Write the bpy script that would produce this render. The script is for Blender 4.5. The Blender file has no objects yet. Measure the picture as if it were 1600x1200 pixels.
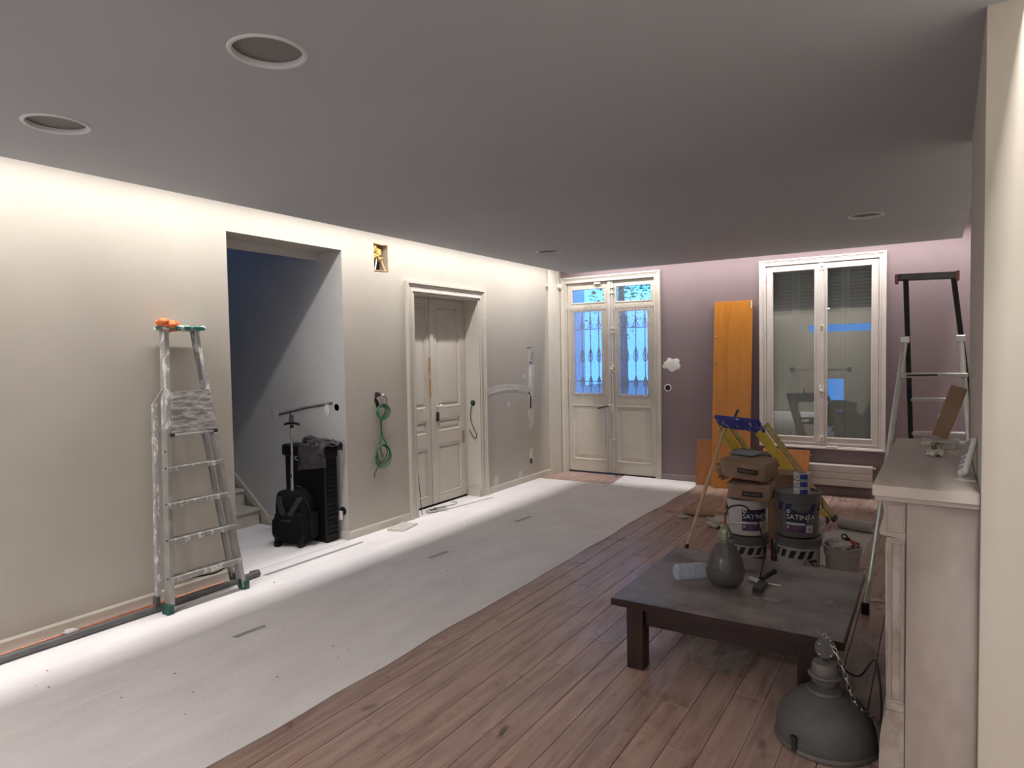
import bpy, bmesh, math, random
from mathutils import Vector, Matrix, noise, Euler
random.seed(7)
C = bpy.context.scene.collection
SC = bpy.context.scene
# ------------------------------------------------------------------ camera, world, lights, exposure
CX, FPX, YAW, PIT, ROL = 4.2084, 1036.23, math.radians(32.43), math.radians(2.410), math.radians(-1.000)
cam = bpy.data.cameras.new('camera'); cam.sensor_width = 36; cam.lens = FPX / 1600 * 36
cam.clip_start = .02; cam.clip_end = 200
camo = bpy.data.objects.new('camera', cam); C.objects.link(camo)
_cy, _sy, _cp, _sp = math.cos(YAW), math.sin(YAW), math.cos(PIT), math.sin(PIT)
_F = Vector((-_sy * _cp, _cy * _cp, -_sp)); _R = Vector((_cy, _sy, 0)); _U = _R.cross(_F)
_R2 = math.cos(ROL) * _R + math.sin(ROL) * _U; _U2 = -math.sin(ROL) * _R + math.cos(ROL) * _U
_m = Matrix((_R2, _U2, -_F)).transposed().to_4x4(); _m.translation = (CX, 0, 1.55)
camo.matrix_world = _m
SC.camera = camo
SC.view_settings.view_transform = 'Standard'
SC.view_settings.look = 'None'
SC.view_settings.gamma = 1
SC.view_settings.use_curve_mapping = False
SC.view_settings.exposure = 0.92
W = bpy.data.worlds.new('evening_sky'); SC.world = W; W.use_nodes = True
_b = W.node_tree.nodes['Background']; _b.inputs['Color'].default_value = (.085, .345, 1.0, 1); _b.inputs['Strength'].default_value = 2.0
# room size
D, H, G = 7.842, 2.578, .318           # far wall, ceiling height, width of the light slot
XR, YB, ZT = 4.75, -2.5, 3.0            # right wall, back wall, structural ceiling
XS = 4.43                               # right edge of the dropped ceiling
WARM = (1.0, .955, .92)
def strip_light(name, loc, length, along, power, tilt=0.0, spread=118):
    l = bpy.data.lights.new(name, 'AREA'); l.shape = 'RECTANGLE'
    l.size = length if along == 'x' else .026; l.size_y = .026 if along == 'x' else length
    l.energy = power; l.color = WARM; l.spread = math.radians(spread)
    o = bpy.data.objects.new(name, l); C.objects.link(o); o.location = loc
    o.rotation_euler = (tilt, 0, 0) if along == 'x' else (0, tilt, 0)
    return o
PW = 9.6                               # watts per metre of strip
strip_light('cove_light', (.298, (YB + D - .3) / 2, 2.80), D - .3 - YB, 'y', PW * (D - .3 - YB) * .49, math.radians(6), 132)
strip_light('cove_light', ((.3 + 4.7) / 2, D - .298, 2.80), 4.4, 'x', PW * 4.4 * .50, math.radians(4), 150)
strip_light('cove_light', (4.45, (YB + 2.5) / 2, 2.80), 2.5 - YB, 'y', PW * (2.5 - YB) * .90, math.radians(-4))
strip_light('cove_light', (4.45, (4.05 + D - .3) / 2, 2.80), D - .3 - 4.05, 'y', PW * (D - .3 - 4.05) * .36, math.radians(-4))

strip_light('cove_light', ((.3 + 4.7) / 2, YB + .282, 2.80), 4.4, 'x', PW * 4.4 * .60, math.radians(-4))  # extra strip added out of view, brightens floor and sides facing the camera

# ------------------------------------------------------------------ materials
M = {}
def mat(name, c1, c2=None, scale=6, rough=.6, metal=0, bump=0, bscale=None, stretch=(1, 1, 1), lo=.35, hi=.65,
        detail=4, rvar=0, coord='Object', objrand=0, alpha=None, spec=.5, trans=None):
    m = bpy.data.materials.new(name); m.use_nodes = True; nt = m.node_tree; N = nt.nodes; L = nt.links
    p = N['Principled BSDF']; p.inputs['Roughness'].default_value = rough; p.inputs['Metallic'].default_value = metal
    p.inputs['Specular IOR Level'].default_value = spec
    p.inputs['Base Color'].default_value = (*c1, 1)
    tc = N.new('ShaderNodeTexCoord'); mp = N.new('ShaderNodeMapping'); mp.inputs['Scale'].default_value = stretch
    L.new(tc.outputs[coord], mp.inputs['Vector'])
    if c2 or bump or rvar:
        nz = N.new('ShaderNodeTexNoise'); nz.inputs['Scale'].default_value = scale; nz.inputs['Detail'].default_value = detail
        nz.inputs['Roughness'].default_value = .6
        vec = mp.outputs['Vector']
        if objrand:
            oi = N.new('ShaderNodeObjectInfo'); vm = N.new('ShaderNodeVectorMath'); vm.operation = 'SCALE'
            cx = N.new('ShaderNodeCombineXYZ')
            for i in range(3): L.new(oi.outputs['Random'], cx.inputs[i])
            vm.inputs['Scale'].default_value = 37.0; L.new(cx.outputs[0], vm.inputs[0])
            va = N.new('ShaderNodeVectorMath'); L.new(vec, va.inputs[0]); L.new(vm.outputs[0], va.inputs[1]); vec = va.outputs[0]
        L.new(vec, nz.inputs['Vector'])
        if c2:
            r = N.new('ShaderNodeValToRGB'); r.color_ramp.elements[0].position = lo; r.color_ramp.elements[1].position = hi
            r.color_ramp.elements[0].color = (*c1, 1); r.color_ramp.elements[1].color = (*c2, 1)
            L.new(nz.outputs['Fac'], r.inputs['Fac']); col = r.outputs['Color']
            if objrand:
                hs = N.new('ShaderNodeHueSaturation'); mr = N.new('ShaderNodeMapRange')
                mr.inputs['To Min'].default_value = 1 - objrand; mr.inputs['To Max'].default_value = 1 + objrand
                L.new(oi.outputs['Random'], mr.inputs['Value']); L.new(mr.outputs[0], hs.inputs['Value']); L.new(col, hs.inputs['Color']); col = hs.outputs['Color']
            L.new(col, p.inputs['Base Color'])
        if rvar:
            mr2 = N.new('ShaderNodeMapRange'); mr2.inputs['From Min'].default_value = .3; mr2.inputs['From Max'].default_value = .7
            mr2.inputs['To Min'].default_value = max(.03, rough - rvar); mr2.inputs['To Max'].default_value = min(1, rough + rvar)
            L.new(nz.outputs['Fac'], mr2.inputs['Value']); L.new(mr2.outputs[0], p.inputs['Roughness'])
        if bump:
            bn = N.new('ShaderNodeTexNoise'); bn.inputs['Scale'].default_value = bscale or scale * 4; bn.inputs['Detail'].default_value = 5
            L.new(vec, bn.inputs['Vector'])
            b = N.new('ShaderNodeBump'); b.inputs['Strength'].default_value = bump; b.inputs['Distance'].default_value = .01
            L.new(bn.outputs['Fac'], b.inputs['Height']); L.new(b.outputs['Normal'], p.inputs['Normal'])
    if alpha is not None: p.inputs['Alpha'].default_value = alpha
    M[name] = m
    return m
def sr(r, g, b):  # sRGB 0-255 to linear
    f = lambda v: (v / 255 / 12.92) if v / 255 <= .04045 else ((v / 255 + .055) / 1.055) ** 2.4
    return (f(r), f(g), f(b))
mat('wall_cream', (.455, .42, .365), (.50, .465, .405), scale=1.3, rough=.75, bump=.05, bscale=40, rvar=.1)
mat('wall_stair', (.50, .495, .485), (.55, .545, .53), scale=1.5, rough=.75, bump=.05, bscale=40)
mat('wall_mauve', (.215, .160, .170), (.24, .18, .19), scale=1.5, rough=.7, bump=.05, bscale=40, rvar=.1)
mat('ceiling_paint', (.405, .418, .448), (.43, .443, .473), scale=1.0, rough=.8)
mat('trim_cream', (.57, .53, .465), (.62, .58, .51), scale=4, rough=.45, bump=.03, bscale=30)
mat('trim_white', (.70, .64, .60), (.76, .70, .66), scale=4, rough=.4)
mat('floor_base', (.05, .035, .028), (.07, .05, .04), scale=8, rough=.9)
mat('step_wood', (.50, .47, .42), (.58, .54, .48), scale=5, rough=.6)
mat('felt', (.83, .80, .805), (.92, .89, .895), scale=3.2, rough=.95, bump=.25, bscale=90, detail=8, stretch=(1.4, .5, 1))
mat('felt_seam', (.86, .83, .83), (.92, .89, .89), scale=6, rough=.9)
mat('tape_grey', (.33, .32, .32), (.40, .39, .39), scale=12, rough=.5)
mat('plaster_patch', (.72, .69, .67), (.82, .79, .77), scale=14, rough=.9, bump=.2)
mat('plaster_pale', (.55, .52, .49), (.66, .63, .60), scale=14, rough=.9)
mat('black_hole', (.012, .010, .009), (.03, .025, .02), scale=10, rough=.9)
mat('alu', (.52, .52, .51), (.62, .62, .61), scale=14, rough=.38, metal=.75, rvar=.1)
mat('alu_splash', (.40, .39, .38), (.80, .79, .77), scale=30, rough=.5, metal=.25, lo=.52, hi=.60, stretch=(1, 1, .45))
mat('alu_board', (.20, .185, .18), (.62, .60, .58), scale=26, rough=.7, lo=.42, hi=.66, stretch=(1, .35, 1.6), detail=8)
mat('green_plastic', (.006, .055, .042), (.02, .10, .08), scale=20, rough=.5)
mat('green_splash', (.015, .14, .12), (.75, .76, .73), scale=17, rough=.5, lo=.49, hi=.55)
mat('orange_rag', (.75, .16, .055), (.90, .27, .11), scale=25, rough=.95)
mat('pipe_grey', (.10, .10, .105), (.15, .15, .15), scale=5, rough=.45)
mat('copper', (.62, .22, .13), (.75, .32, .2), scale=8, rough=.28, metal=.9)
mat('black_fabric', (.004, .004, .0045), (.009, .009, .010), scale=40, spec=.25, rough=.9, bump=.2)
mat('black_plastic', (.003, .003, .003), (.006, .006, .006), scale=30, spec=.3, rough=.5)
mat('grey_strap', (.022, .022, .024), (.038, .038, .041), scale=30, rough=.9)
mat('grey_jacket', (.030, .028, .034), (.060, .055, .064), scale=12, rough=.95)
mat('chrome', (.62, .62, .62), (.7, .7, .7), scale=5, rough=.2, metal=.9)
mat('cable_green', (.012, .10, .045), (.03, .18, .09), scale=25, rough=.45)
mat('cable_dark', (.035, .04, .035), (.06, .06, .05), scale=25, rough=.5)
mat('cable_black', (.008, .008, .008), (.015, .015, .015), scale=25, rough=.45)
mat('wool_yellow', (.62, .38, .09), (.85, .62, .25), scale=50, rough=1, bump=.6)
mat('bare_wood', (.42, .25, .12), (.55, .36, .19), scale=12, rough=.8)
mat('white_plastic', (.66, .64, .61), (.72, .70, .67), scale=5, rough=.35)
mat('old_white', (.60, .57, .52), (.70, .67, .62), scale=22, rough=.5)
mat('dark_iron', (.03, .028, .025), (.06, .055, .05), scale=20, rough=.6, metal=.4)
mat('grille_iron', (.10, .12, .15), (.16, .18, .21), scale=20, rough=.6)
mat('orange_wood', (.46, .165, .018), (.56, .215, .028), scale=2.2, rough=.38, stretch=(9, 9, .7), rvar=.06, lo=.3, hi=.7)
mat('red_wood', (.33, .115, .03), (.42, .16, .045), scale=2.2, rough=.42, stretch=(9, 9, .7))
mat('radiator_paint', (.58, .51, .47), (.64, .57, .53), scale=3, rough=.4)
mat('yellow_fibre', (.62, .46, .05), (.74, .56, .075), scale=9, rough=.5)
mat('yellow_dirty', (.45, .35, .075), (.58, .56, .46), scale=22, rough=.6, lo=.45, hi=.68)
mat('blue_splash', (.010, .022, .26), (.42, .45, .62), scale=24, rough=.45, lo=.57, hi=.68)
mat('dark_grey_plastic', (.05, .058, .055), (.085, .09, .085), scale=12, rough=.55)
mat('bucket_grey', (.085, .086, .089), (.105, .106, .109), scale=4, rough=.42)
mat('bucket_white', (.44, .42, .40), (.50, .47, .45), scale=4, rough=.4)
mat('bucket_dull', (.30, .28, .27), (.35, .325, .315), scale=4, rough=.4)
mat('stripe_black', (.006, .006, .007), (.012, .012, .014), scale=9, rough=.7)
mat('label_navy', (.010, .011, .035), (.014, .015, .045), scale=9, rough=.7)
mat('stripe_navy', (.012, .014, .075), (.017, .02, .09), scale=9, rough=.7)
mat('label_purple', (.065, .028, .085), (.085, .035, .105), scale=9, rough=.35)
mat('label_silver', (.42, .41, .43), (.50, .49, .51), scale=9, rough=.35)
mat('letter_white', (.60, .59, .57), (.66, .65, .63), scale=9, rough=.5)
mat('letter_tan', (.27, .185, .135), (.30, .21, .155), scale=9, rough=.7)
mat('letter_grey', (.19, .19, .19), (.21, .21, .21), scale=9, rough=.5)
mat('paper_brown', (.25, .158, .108), (.33, .215, .15), scale=9, rough=.9, bump=.35, bscale=22)
mat('label_blue', (.02, .03, .20), (.03, .045, .26), scale=9, rough=.4)
mat('cardboard', (.34, .22, .14), (.42, .28, .18), scale=8, rough=.9)
mat('stick_wood', (.56, .38, .24), (.66, .47, .31), scale=6, rough=.6, stretch=(4, 4, .5))
mat('rag_white', (.48, .44, .41), (.60, .56, .53), scale=12, rough=.95, bump=.2)
mat('paper_white', (.52, .49, .48), (.58, .55, .54), scale=4, rough=.9)
mat('red_tool', (.30, .03, .025), (.4, .05, .04), scale=12, rough=.5)
mat('dark_box', (.018, .012, .012), (.04, .022, .02), scale=12, rough=.5)
mat('table_wood', (.016, .0055, .0035), (.032, .012, .0075), scale=5, rough=.38, stretch=(1, 7, 7), rvar=.1)
mat('table_leg', (.018, .0065, .004), (.038, .014, .009), scale=5, rough=.4, stretch=(8, 8, 1))
mat('table_dusty', (.075, .062, .060), (.27, .24, .23), scale=2.6, rough=.40, lo=.40, hi=.56, detail=8, rvar=.24, stretch=(.8, 1.3, 1))
mat('enamel_grey', (.085, .086, .080), (.115, .115, .108), scale=5, rough=.55, bump=.05, stretch=(3, 3, .6))
mat('cast_grey', (.13, .125, .118), (.175, .168, .158), scale=14, rough=.6, metal=.3, bump=.15)
mat('brass_dark', (.19, .20, .145), (.27, .28, .21), scale=14, rough=.4, metal=.6)
mat('ladder_black', (.010, .010, .011), (.02, .02, .021), scale=14, rough=.4)
mat('ladder_red', (.30, .10, .11), (.36, .13, .14), scale=14, rough=.5)
mat('ladder_cap', (.085, .09, .095), (.11, .115, .12), scale=14, rough=.5)
mat('mantel_stone', (.36, .31, .28), (.52, .47, .435), scale=3.2, rough=.72, bump=.25, bscale=18, detail=7, stretch=(1, 1, .45))
mat('mantel_worn', (.30, .245, .205), (.48, .43, .39), scale=7, rough=.75, bump=.3, bscale=20, detail=7, lo=.36, hi=.55)
mat('mantel_top', (.54, .48, .435), (.62, .56, .51), scale=5, rough=.6, detail=6, stretch=(2.5, .6, 1))
mat('firebox_dark', (.012, .01, .009), (.03, .026, .022), scale=8, rough=.95)  # near-black tone of the firebox panel
mat('offcut', (.26, .16, .10), (.34, .215, .14), scale=6, rough=.8)
mat('mosaic', (.035, .02, .016), (.40, .36, .27), scale=60, rough=.6, lo=.45, hi=.55)
mat('screen_grey', (.22, .23, .23), (.25, .26, .26), scale=5, rough=.7)
mat('shutter_paint', (.78, .81, .78), (.83, .86, .83), scale=3, rough=.6)
mat('speaker_dark', (.20, .20, .195), (.24, .24, .235), scale=180, rough=.7, bump=.3, bscale=500)
mat('speaker_rim', (.62, .62, .64), (.66, .66, .68), scale=4, rough=.5)
mat('leaf_green', (.06, .16, .05), (.10, .26, .08), scale=6, rough=.7)
mat('bark', (.08, .06, .045), (.13, .10, .08), scale=12, rough=.9)
mat('outside_ground', (.20, .21, .20), (.26, .27, .26), scale=2, rough=.9)
mat('outside_wall', (.55, .56, .58), (.62, .63, .65), scale=2, rough=.9)
mat('blue_plastic_sheet', (.13, .17, .21), (.17, .21, .26), scale=6, rough=.6)
mat('skirting_mauve', (.27, .21, .215), (.30, .235, .24), scale=6, rough=.6)  # even mauve tone for the far skirting and the cable sheath
# planks: grain, knots and dust
def plank_material():
    m = bpy.data.materials.new('plank_wood'); m.use_nodes = True; nt = m.node_tree; N = nt.nodes; L = nt.links; p = N['Principled BSDF']
    tc = N.new('ShaderNodeTexCoord'); oi = N.new('ShaderNodeObjectInfo')
    cb = N.new('ShaderNodeCombineXYZ'); ml = N.new('ShaderNodeMath'); ml.operation = 'MULTIPLY'; ml.inputs[1].default_value = 53
    L.new(oi.outputs['Random'], ml.inputs[0])
    for i in range(3): L.new(ml.outputs[0], cb.inputs[i])
    ad = N.new('ShaderNodeVectorMath'); L.new(tc.outputs['Object'], ad.inputs[0]); L.new(cb.outputs[0], ad.inputs[1])
    mp = N.new('ShaderNodeMapping'); mp.inputs['Scale'].default_value = (9, .8, 1); L.new(ad.outputs[0], mp.inputs['Vector'])
    g = N.new('ShaderNodeTexNoise'); g.inputs['Scale'].default_value = 3.0; g.inputs['Detail'].default_value = 7; g.inputs['Distortion'].default_value = .8
    L.new(mp.outputs[0], g.inputs['Vector'])
    r = N.new('ShaderNodeValToRGB'); e = r.color_ramp.elements
    e[0].position = .28; e[0].color = (.29, .18, .145, 1); e[1].position = .72; e[1].color = (.58, .40, .335, 1)
    L.new(g.outputs['Fac'], r.inputs['Fac'])
    # knots
    mp2 = N.new('ShaderNodeMapping'); mp2.inputs['Scale'].default_value = (7, 2.4, 1); L.new(ad.outputs[0], mp2.inputs['Vector'])
    k = N.new('ShaderNodeTexNoise'); k.inputs['Scale'].default_value = 1.0; k.inputs['Detail'].default_value = 3; L.new(mp2.outputs[0], k.inputs['Vector'])
    kr = N.new('ShaderNodeValToRGB'); kr.color_ramp.elements[0].position = .69; kr.color_ramp.elements[1].position = .76
    L.new(k.outputs['Fac'], kr.inputs['Fac'])
    mx = N.new('ShaderNodeMix'); mx.data_type = 'RGBA'; L.new(kr.outputs['Color'], mx.inputs[0]); L.new(r.outputs['Color'], mx.inputs[6]); mx.inputs[7].default_value = (.075, .05, .042, 1)
    hs = N.new('ShaderNodeHueSaturation'); mr = N.new('ShaderNodeMapRange'); mr.inputs['To Min'].default_value = .86; mr.inputs['To Max'].default_value = 1.10
    L.new(oi.outputs['Random'], mr.inputs['Value']); L.new(mr.outputs[0], hs.inputs['Value']); L.new(mx.outputs[2], hs.inputs['Color'])
    # plaster dust, a thin film in patches
    d = N.new('ShaderNodeTexNoise'); d.inputs['Scale'].default_value = 2.6; d.inputs['Detail'].default_value = 8; d.inputs['Roughness'].default_value = .7
    L.new(tc.outputs['Object'], d.inputs['Vector'])
    dr = N.new('ShaderNodeMapRange'); dr.inputs['From Min'].default_value = .40; dr.inputs['From Max'].default_value = .72; dr.inputs['To Max'].default_value = .42
    L.new(d.outputs['Fac'], dr.inputs['Value'])
    m2 = N.new('ShaderNodeMix'); m2.data_type = 'RGBA'; L.new(dr.outputs[0], m2.inputs[0]); L.new(hs.outputs['Color'], m2.inputs[6]); m2.inputs[7].default_value = (.55, .46, .43, 1)
    L.new(m2.outputs[2], p.inputs['Base Color'])
    rr = N.new('ShaderNodeMapRange'); rr.inputs['From Max'].default_value = .42; rr.inputs['To Min'].default_value = .27; rr.inputs['To Max'].default_value = .62
    L.new(dr.outputs[0], rr.inputs['Value']); L.new(rr.outputs[0], p.inputs['Roughness'])
    b = N.new('ShaderNodeBump'); b.inputs['Strength'].default_value = .12; b.inputs['Distance'].default_value = .01; L.new(g.outputs['Fac'], b.inputs['Height']); L.new(b.outputs[0], p.inputs['Normal'])
    M['plank'] = m
plank_material()
def glass_material(name, tint=(1, 1, 1), rough=0.0, extra=0.0):
    m = bpy.data.materials.new(name); m.use_nodes = True; nt = m.node_tree; N = nt.nodes; L = nt.links
    N.remove(N['Principled BSDF']); o = N['Material Output']
    t = N.new('ShaderNodeBsdfTransparent'); t.inputs[0].default_value = (*tint, 1); g = N.new('ShaderNodeBsdfGlossy'); g.inputs['Roughness'].default_value = rough
    f = N.new('ShaderNodeFresnel'); f.inputs[0].default_value = 1.5
    a = N.new('ShaderNodeMath'); a.operation = 'ADD'; a.inputs[1].default_value = extra; a.use_clamp = True; L.new(f.outputs[0], a.inputs[0])
    x = N.new('ShaderNodeMixShader'); L.new(a.outputs[0], x.inputs[0]); L.new(t.outputs[0], x.inputs[1]); L.new(g.outputs[0], x.inputs[2]); L.new(x.outputs[0], o.inputs[0])
    M[name] = m
glass_material('pane_glass', (.95, .97, .96), .0, .06)
def thin_plastic(name, col, tint, lo, hi, rough):
    m = bpy.data.materials.new(name); m.use_nodes = True; nt = m.node_tree; N = nt.nodes; L = nt.links; p = N['Principled BSDF']
    p.inputs['Base Color'].default_value = (*col, 1); p.inputs['Roughness'].default_value = rough
    t = N.new('ShaderNodeBsdfTransparent'); t.inputs[0].default_value = (*tint, 1); x = N.new('ShaderNodeMixShader')
    w = N.new('ShaderNodeLayerWeight'); w.inputs[0].default_value = .35; r = N.new('ShaderNodeMapRange'); r.inputs['To Min'].default_value = lo; r.inputs['To Max'].default_value = hi
    L.new(w.outputs['Facing'], r.inputs['Value']); L.new(r.outputs[0], x.inputs[0])
    L.new(t.outputs[0], x.inputs[1]); L.new(p.outputs[0], x.inputs[2]); L.new(x.outputs[0], N['Material Output'].inputs[0]); M[name] = m
thin_plastic('film_plastic', (.55, .55, .56), (.98, .98, .98), .02, .30, .2)
thin_plastic('bottle_plastic', (.62, .74, .86), (.95, .97, .99), .20, .85, .06)
def smoked_material():
    m = bpy.data.materials.new('smoked_glass'); m.use_nodes = True; nt = m.node_tree; N = nt.nodes; L = nt.links; p = N['Principled BSDF']
    p.inputs['Base Color'].default_value = (.15, .142, .138, 1); p.inputs['Roughness'].default_value = .22
    t = N.new('ShaderNodeBsdfTransparent'); t.inputs[0].default_value = (.55, .54, .54, 1); x = N.new('ShaderNodeMixShader'); x.inputs[0].default_value = .52
    L.new(t.outputs[0], x.inputs[1]); L.new(p.outputs[0], x.inputs[2]); L.new(x.outputs[0], N['Material Output'].inputs[0]); M['smoked_glass'] = m
smoked_material()
def lace_material():
    m = bpy.data.materials.new('lace'); m.use_nodes = True; nt = m.node_tree; N = nt.nodes; L = nt.links
    N.remove(N['Principled BSDF']); o = N['Material Output']
    d = N.new('ShaderNodeBsdfDiffuse'); d.inputs[0].default_value = (.62, .54, .47, 1)
    t = N.new('ShaderNodeBsdfTranslucent'); t.inputs[0].default_value = (.72, .72, .76, 1)
    x = N.new('ShaderNodeMixShader'); x.inputs[0].default_value = .5; L.new(d.outputs[0], x.inputs[1]); L.new(t.outputs[0], x.inputs[2])
    tr = N.new('ShaderNodeBsdfTransparent')
    tc = N.new('ShaderNodeTexCoord'); v = N.new('ShaderNodeTexVoronoi'); v.inputs['Scale'].default_value = 60; L.new(tc.outputs['Object'], v.inputs['Vector'])
    mr = N.new('ShaderNodeMapRange'); mr.inputs['From Max'].default_value = .6; mr.inputs['To Min'].default_value = .20; mr.inputs['To Max'].default_value = .44; L.new(v.outputs['Distance'], mr.inputs['Value'])
    y = N.new('ShaderNodeMixShader'); L.new(mr.outputs[0], y.inputs[0]); L.new(tr.outputs[0], y.inputs[1]); L.new(x.outputs[0], y.inputs[2]); L.new(y.outputs[0], o.inputs[0])
    M['lace'] = m
lace_material()
def emission_material(name, col, s):
    m = bpy.data.materials.new(name); m.use_nodes = True; nt = m.node_tree; N = nt.nodes; N.remove(N['Principled BSDF'])
    e = N.new('ShaderNodeEmission'); e.inputs[0].default_value = (*col, 1); e.inputs[1].default_value = s; nt.links.new(e.outputs[0], N['Material Output'].inputs[0]); M[name] = m

# ------------------------------------------------------------------ mesh helpers
def wmat(o):
    b = o.matrix_basis if o.parent is None else o.matrix_parent_inverse @ o.matrix_basis
    return b if o.parent is None else wmat(o.parent) @ b
def tag(o, label=None, cat=None, group=None, kind=None):
    if label: o['label'] = label
    if cat: o['category'] = cat
    if group: o['group'] = group
    if kind: o['kind'] = kind
    return o
def empty(name, loc=(0, 0, 0), rz=0, label=None, cat=None, group=None, kind=None):
    o = bpy.data.objects.new(name, None); C.objects.link(o); o.location = loc; o.rotation_euler = (0, 0, rz); o.empty_display_size = .05
    return tag(o, label, cat, group, kind)
def copy_tree(o, parent=None):
    c = o.copy(); C.objects.link(c)
    if parent is not None: c.parent = parent; c.matrix_parent_inverse = o.matrix_parent_inverse.copy()
    for ch in [k for k in o.children]: copy_tree(ch, c)
    return c
def frame_z(d):
    d = d.normalized(); a = Vector((0, 0, 1)) if abs(d.z) < .9 else Vector((1, 0, 0))
    x = d.cross(a).normalized(); return x, d.cross(x).normalized()
class MB:
    def __init__(s): s.bm = bmesh.new()
    def mesh(s, vs, fs):
        v = [s.bm.verts.new(p) for p in vs]
        for f in fs:
            try: s.bm.faces.new([v[i] for i in f])
            except ValueError: pass
        return s
    def box(s, x0, y0, z0, x1, y1, z1, bev=0):
        c = Vector(((x0 + x1) / 2, (y0 + y1) / 2, (z0 + z1) / 2))
        return s.obox(c, Vector((1, 0, 0)), Vector((0, 1, 0)), Vector((0, 0, 1)), abs(x1 - x0) / 2, abs(y1 - y0) / 2, abs(z1 - z0) / 2, bev)
    def obox(s, c, ax, ay, az, hx, hy, hz, bev=0):
        c = Vector(c); ax, ay, az = Vector(ax).normalized(), Vector(ay).normalized(), Vector(az).normalized()
        def P(a, b, d): return c + ax * a + ay * b + az * d
        if not bev:
            return s.mesh([P(i * hx, j * hy, k * hz) for k in (-1, 1) for j in (-1, 1) for i in (-1, 1)],
                          [(0, 2, 3, 1), (4, 5, 7, 6), (0, 1, 5, 4), (2, 6, 7, 3), (0, 4, 6, 2), (1, 3, 7, 5)])
        b = min(bev, hx * .9, hy * .9, hz * .9); vs = []; ix = {}
        for k in (-1, 1):
            for j in (-1, 1):
                for i in (-1, 1):
                    for a in range(3):
                        h = [hx, hy, hz]; h = [q - b for q in h]; h[a] += b
                        ix[(i, j, k, a)] = len(vs); vs.append(P(i * h[0], j * h[1], k * h[2]))
        fs = []
        for sg in (-1, 1):
            fs.append([ix[(sg, j, k, 0)] for j, k in ((-1, -1), (1, -1), (1, 1), (-1, 1))])
            fs.append([ix[(i, sg, k, 1)] for i, k in ((-1, -1), (1, -1), (1, 1), (-1, 1))])
            fs.append([ix[(i, j, sg, 2)] for i, j in ((-1, -1), (1, -1), (1, 1), (-1, 1))])
            for t in (-1, 1):
                fs.append([ix[(-1, sg, t, 1)], ix[(1, sg, t, 1)], ix[(1, sg, t, 2)], ix[(-1, sg, t, 2)]])
                fs.append([ix[(sg, -1, t, 0)], ix[(sg, 1, t, 0)], ix[(sg, 1, t, 2)], ix[(sg, -1, t, 2)]])
                fs.append([ix[(sg, t, -1, 0)], ix[(sg, t, 1, 0)], ix[(sg, t, 1, 1)], ix[(sg, t, -1, 1)]])
        for i in (-1, 1):
            for j in (-1, 1):
                for k in (-1, 1): fs.append([ix[(i, j, k, a)] for a in range(3)])
        return s.mesh(vs, fs)
    def bar(s, p0, p1, w, t, up=(0, 0, 1), bev=0):   # rectangular bar from p0 to p1, w across, t along 'up'
        p0, p1 = Vector(p0), Vector(p1); d = (p1 - p0); u = Vector(up); x = d.cross(u).normalized(); u = x.cross(d).normalized()
        return s.obox((p0 + p1) / 2, d, x, u, d.length / 2, w / 2, t / 2, bev)
    def tube(s, pts, r, n=8, closed=False, caps=True):
        pts = [Vector(p) for p in pts]; k = len(pts); rr = r if isinstance(r, (list, tuple)) else [r] * k
        vs = []; x = None
        for i, p in enumerate(pts):
            if closed: d = pts[(i + 1) % k] - pts[i - 1]
            else: d = pts[min(i + 1, k - 1)] - pts[max(i - 1, 0)]
            if d.length < 1e-9: d = Vector((0, 0, 1))
            d.normalize()
            if x is None: x, _ = frame_z(d)
            x = (x - d * x.dot(d))
            if x.length < 1e-6: x, _ = frame_z(d)
            x.normalize(); y = d.cross(x)
            for j in range(n):
                a = 2 * math.pi * j / n; vs.append(p + (x * math.cos(a) + y * math.sin(a)) * rr[i])
        fs = []
        for i in range(k if closed else k - 1):
            i2 = (i + 1) % k
            for j in range(n): fs.append((i * n + j, i * n + (j + 1) % n, i2 * n + (j + 1) % n, i2 * n + j))
        if caps and not closed: fs += [tuple(range(n))[::-1], tuple((k - 1) * n + j for j in range(n))]
        return s.mesh(vs, fs)
    def cyl(s, p0, p1, r, n=20, r2=None): return s.tube([p0, p1], [r, r if r2 is None else r2], n)
    def lathe(s, prof, c=(0, 0, 0), n=32, axis=(0, 0, 1), a0=0, a1=2 * math.pi):
        c = Vector(c); z = Vector(axis).normalized(); x, y = frame_z(z)
        if abs(z.z) > .99: x, y = Vector((1, 0, 0)), Vector((0, 1, 0))
        full = abs(a1 - a0) > 6.28; m = n if full else n + 1; vs = []
        for r, h in prof:
            for j in range(m):
                a = a0 + (a1 - a0) * j / n; vs.append(c + z * h + (x * math.cos(a) + y * math.sin(a)) * max(r, 1e-5))
        fs = []
        for i in range(len(prof) - 1):
            for j in range(n):
                j2 = (j + 1) % m; fs.append((i * m + j, i * m + j2, (i + 1) * m + j2, (i + 1) * m + j))
        return s.mesh(vs, fs)
    def prism(s, poly, h0, h1, T=lambda a, b, c: (a, b, c)):
        n = len(poly); vs = [T(a, b, h0) for a, b in poly] + [T(a, b, h1) for a, b in poly]
        fs = [tuple(range(n))[::-1], tuple(range(n, 2 * n))] + [(i, (i + 1) % n, n + (i + 1) % n, n + i) for i in range(n)]
        return s.mesh(vs, fs)
    def grid(s, f, nu, nv):
        vs = [f(i / nu, j / nv) for j in range(nv + 1) for i in range(nu + 1)]
        fs = [(j * (nu + 1) + i, j * (nu + 1) + i + 1, (j + 1) * (nu + 1) + i + 1, (j + 1) * (nu + 1) + i) for j in range(nv) for i in range(nu)]
        return s.mesh(vs, fs)
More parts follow.
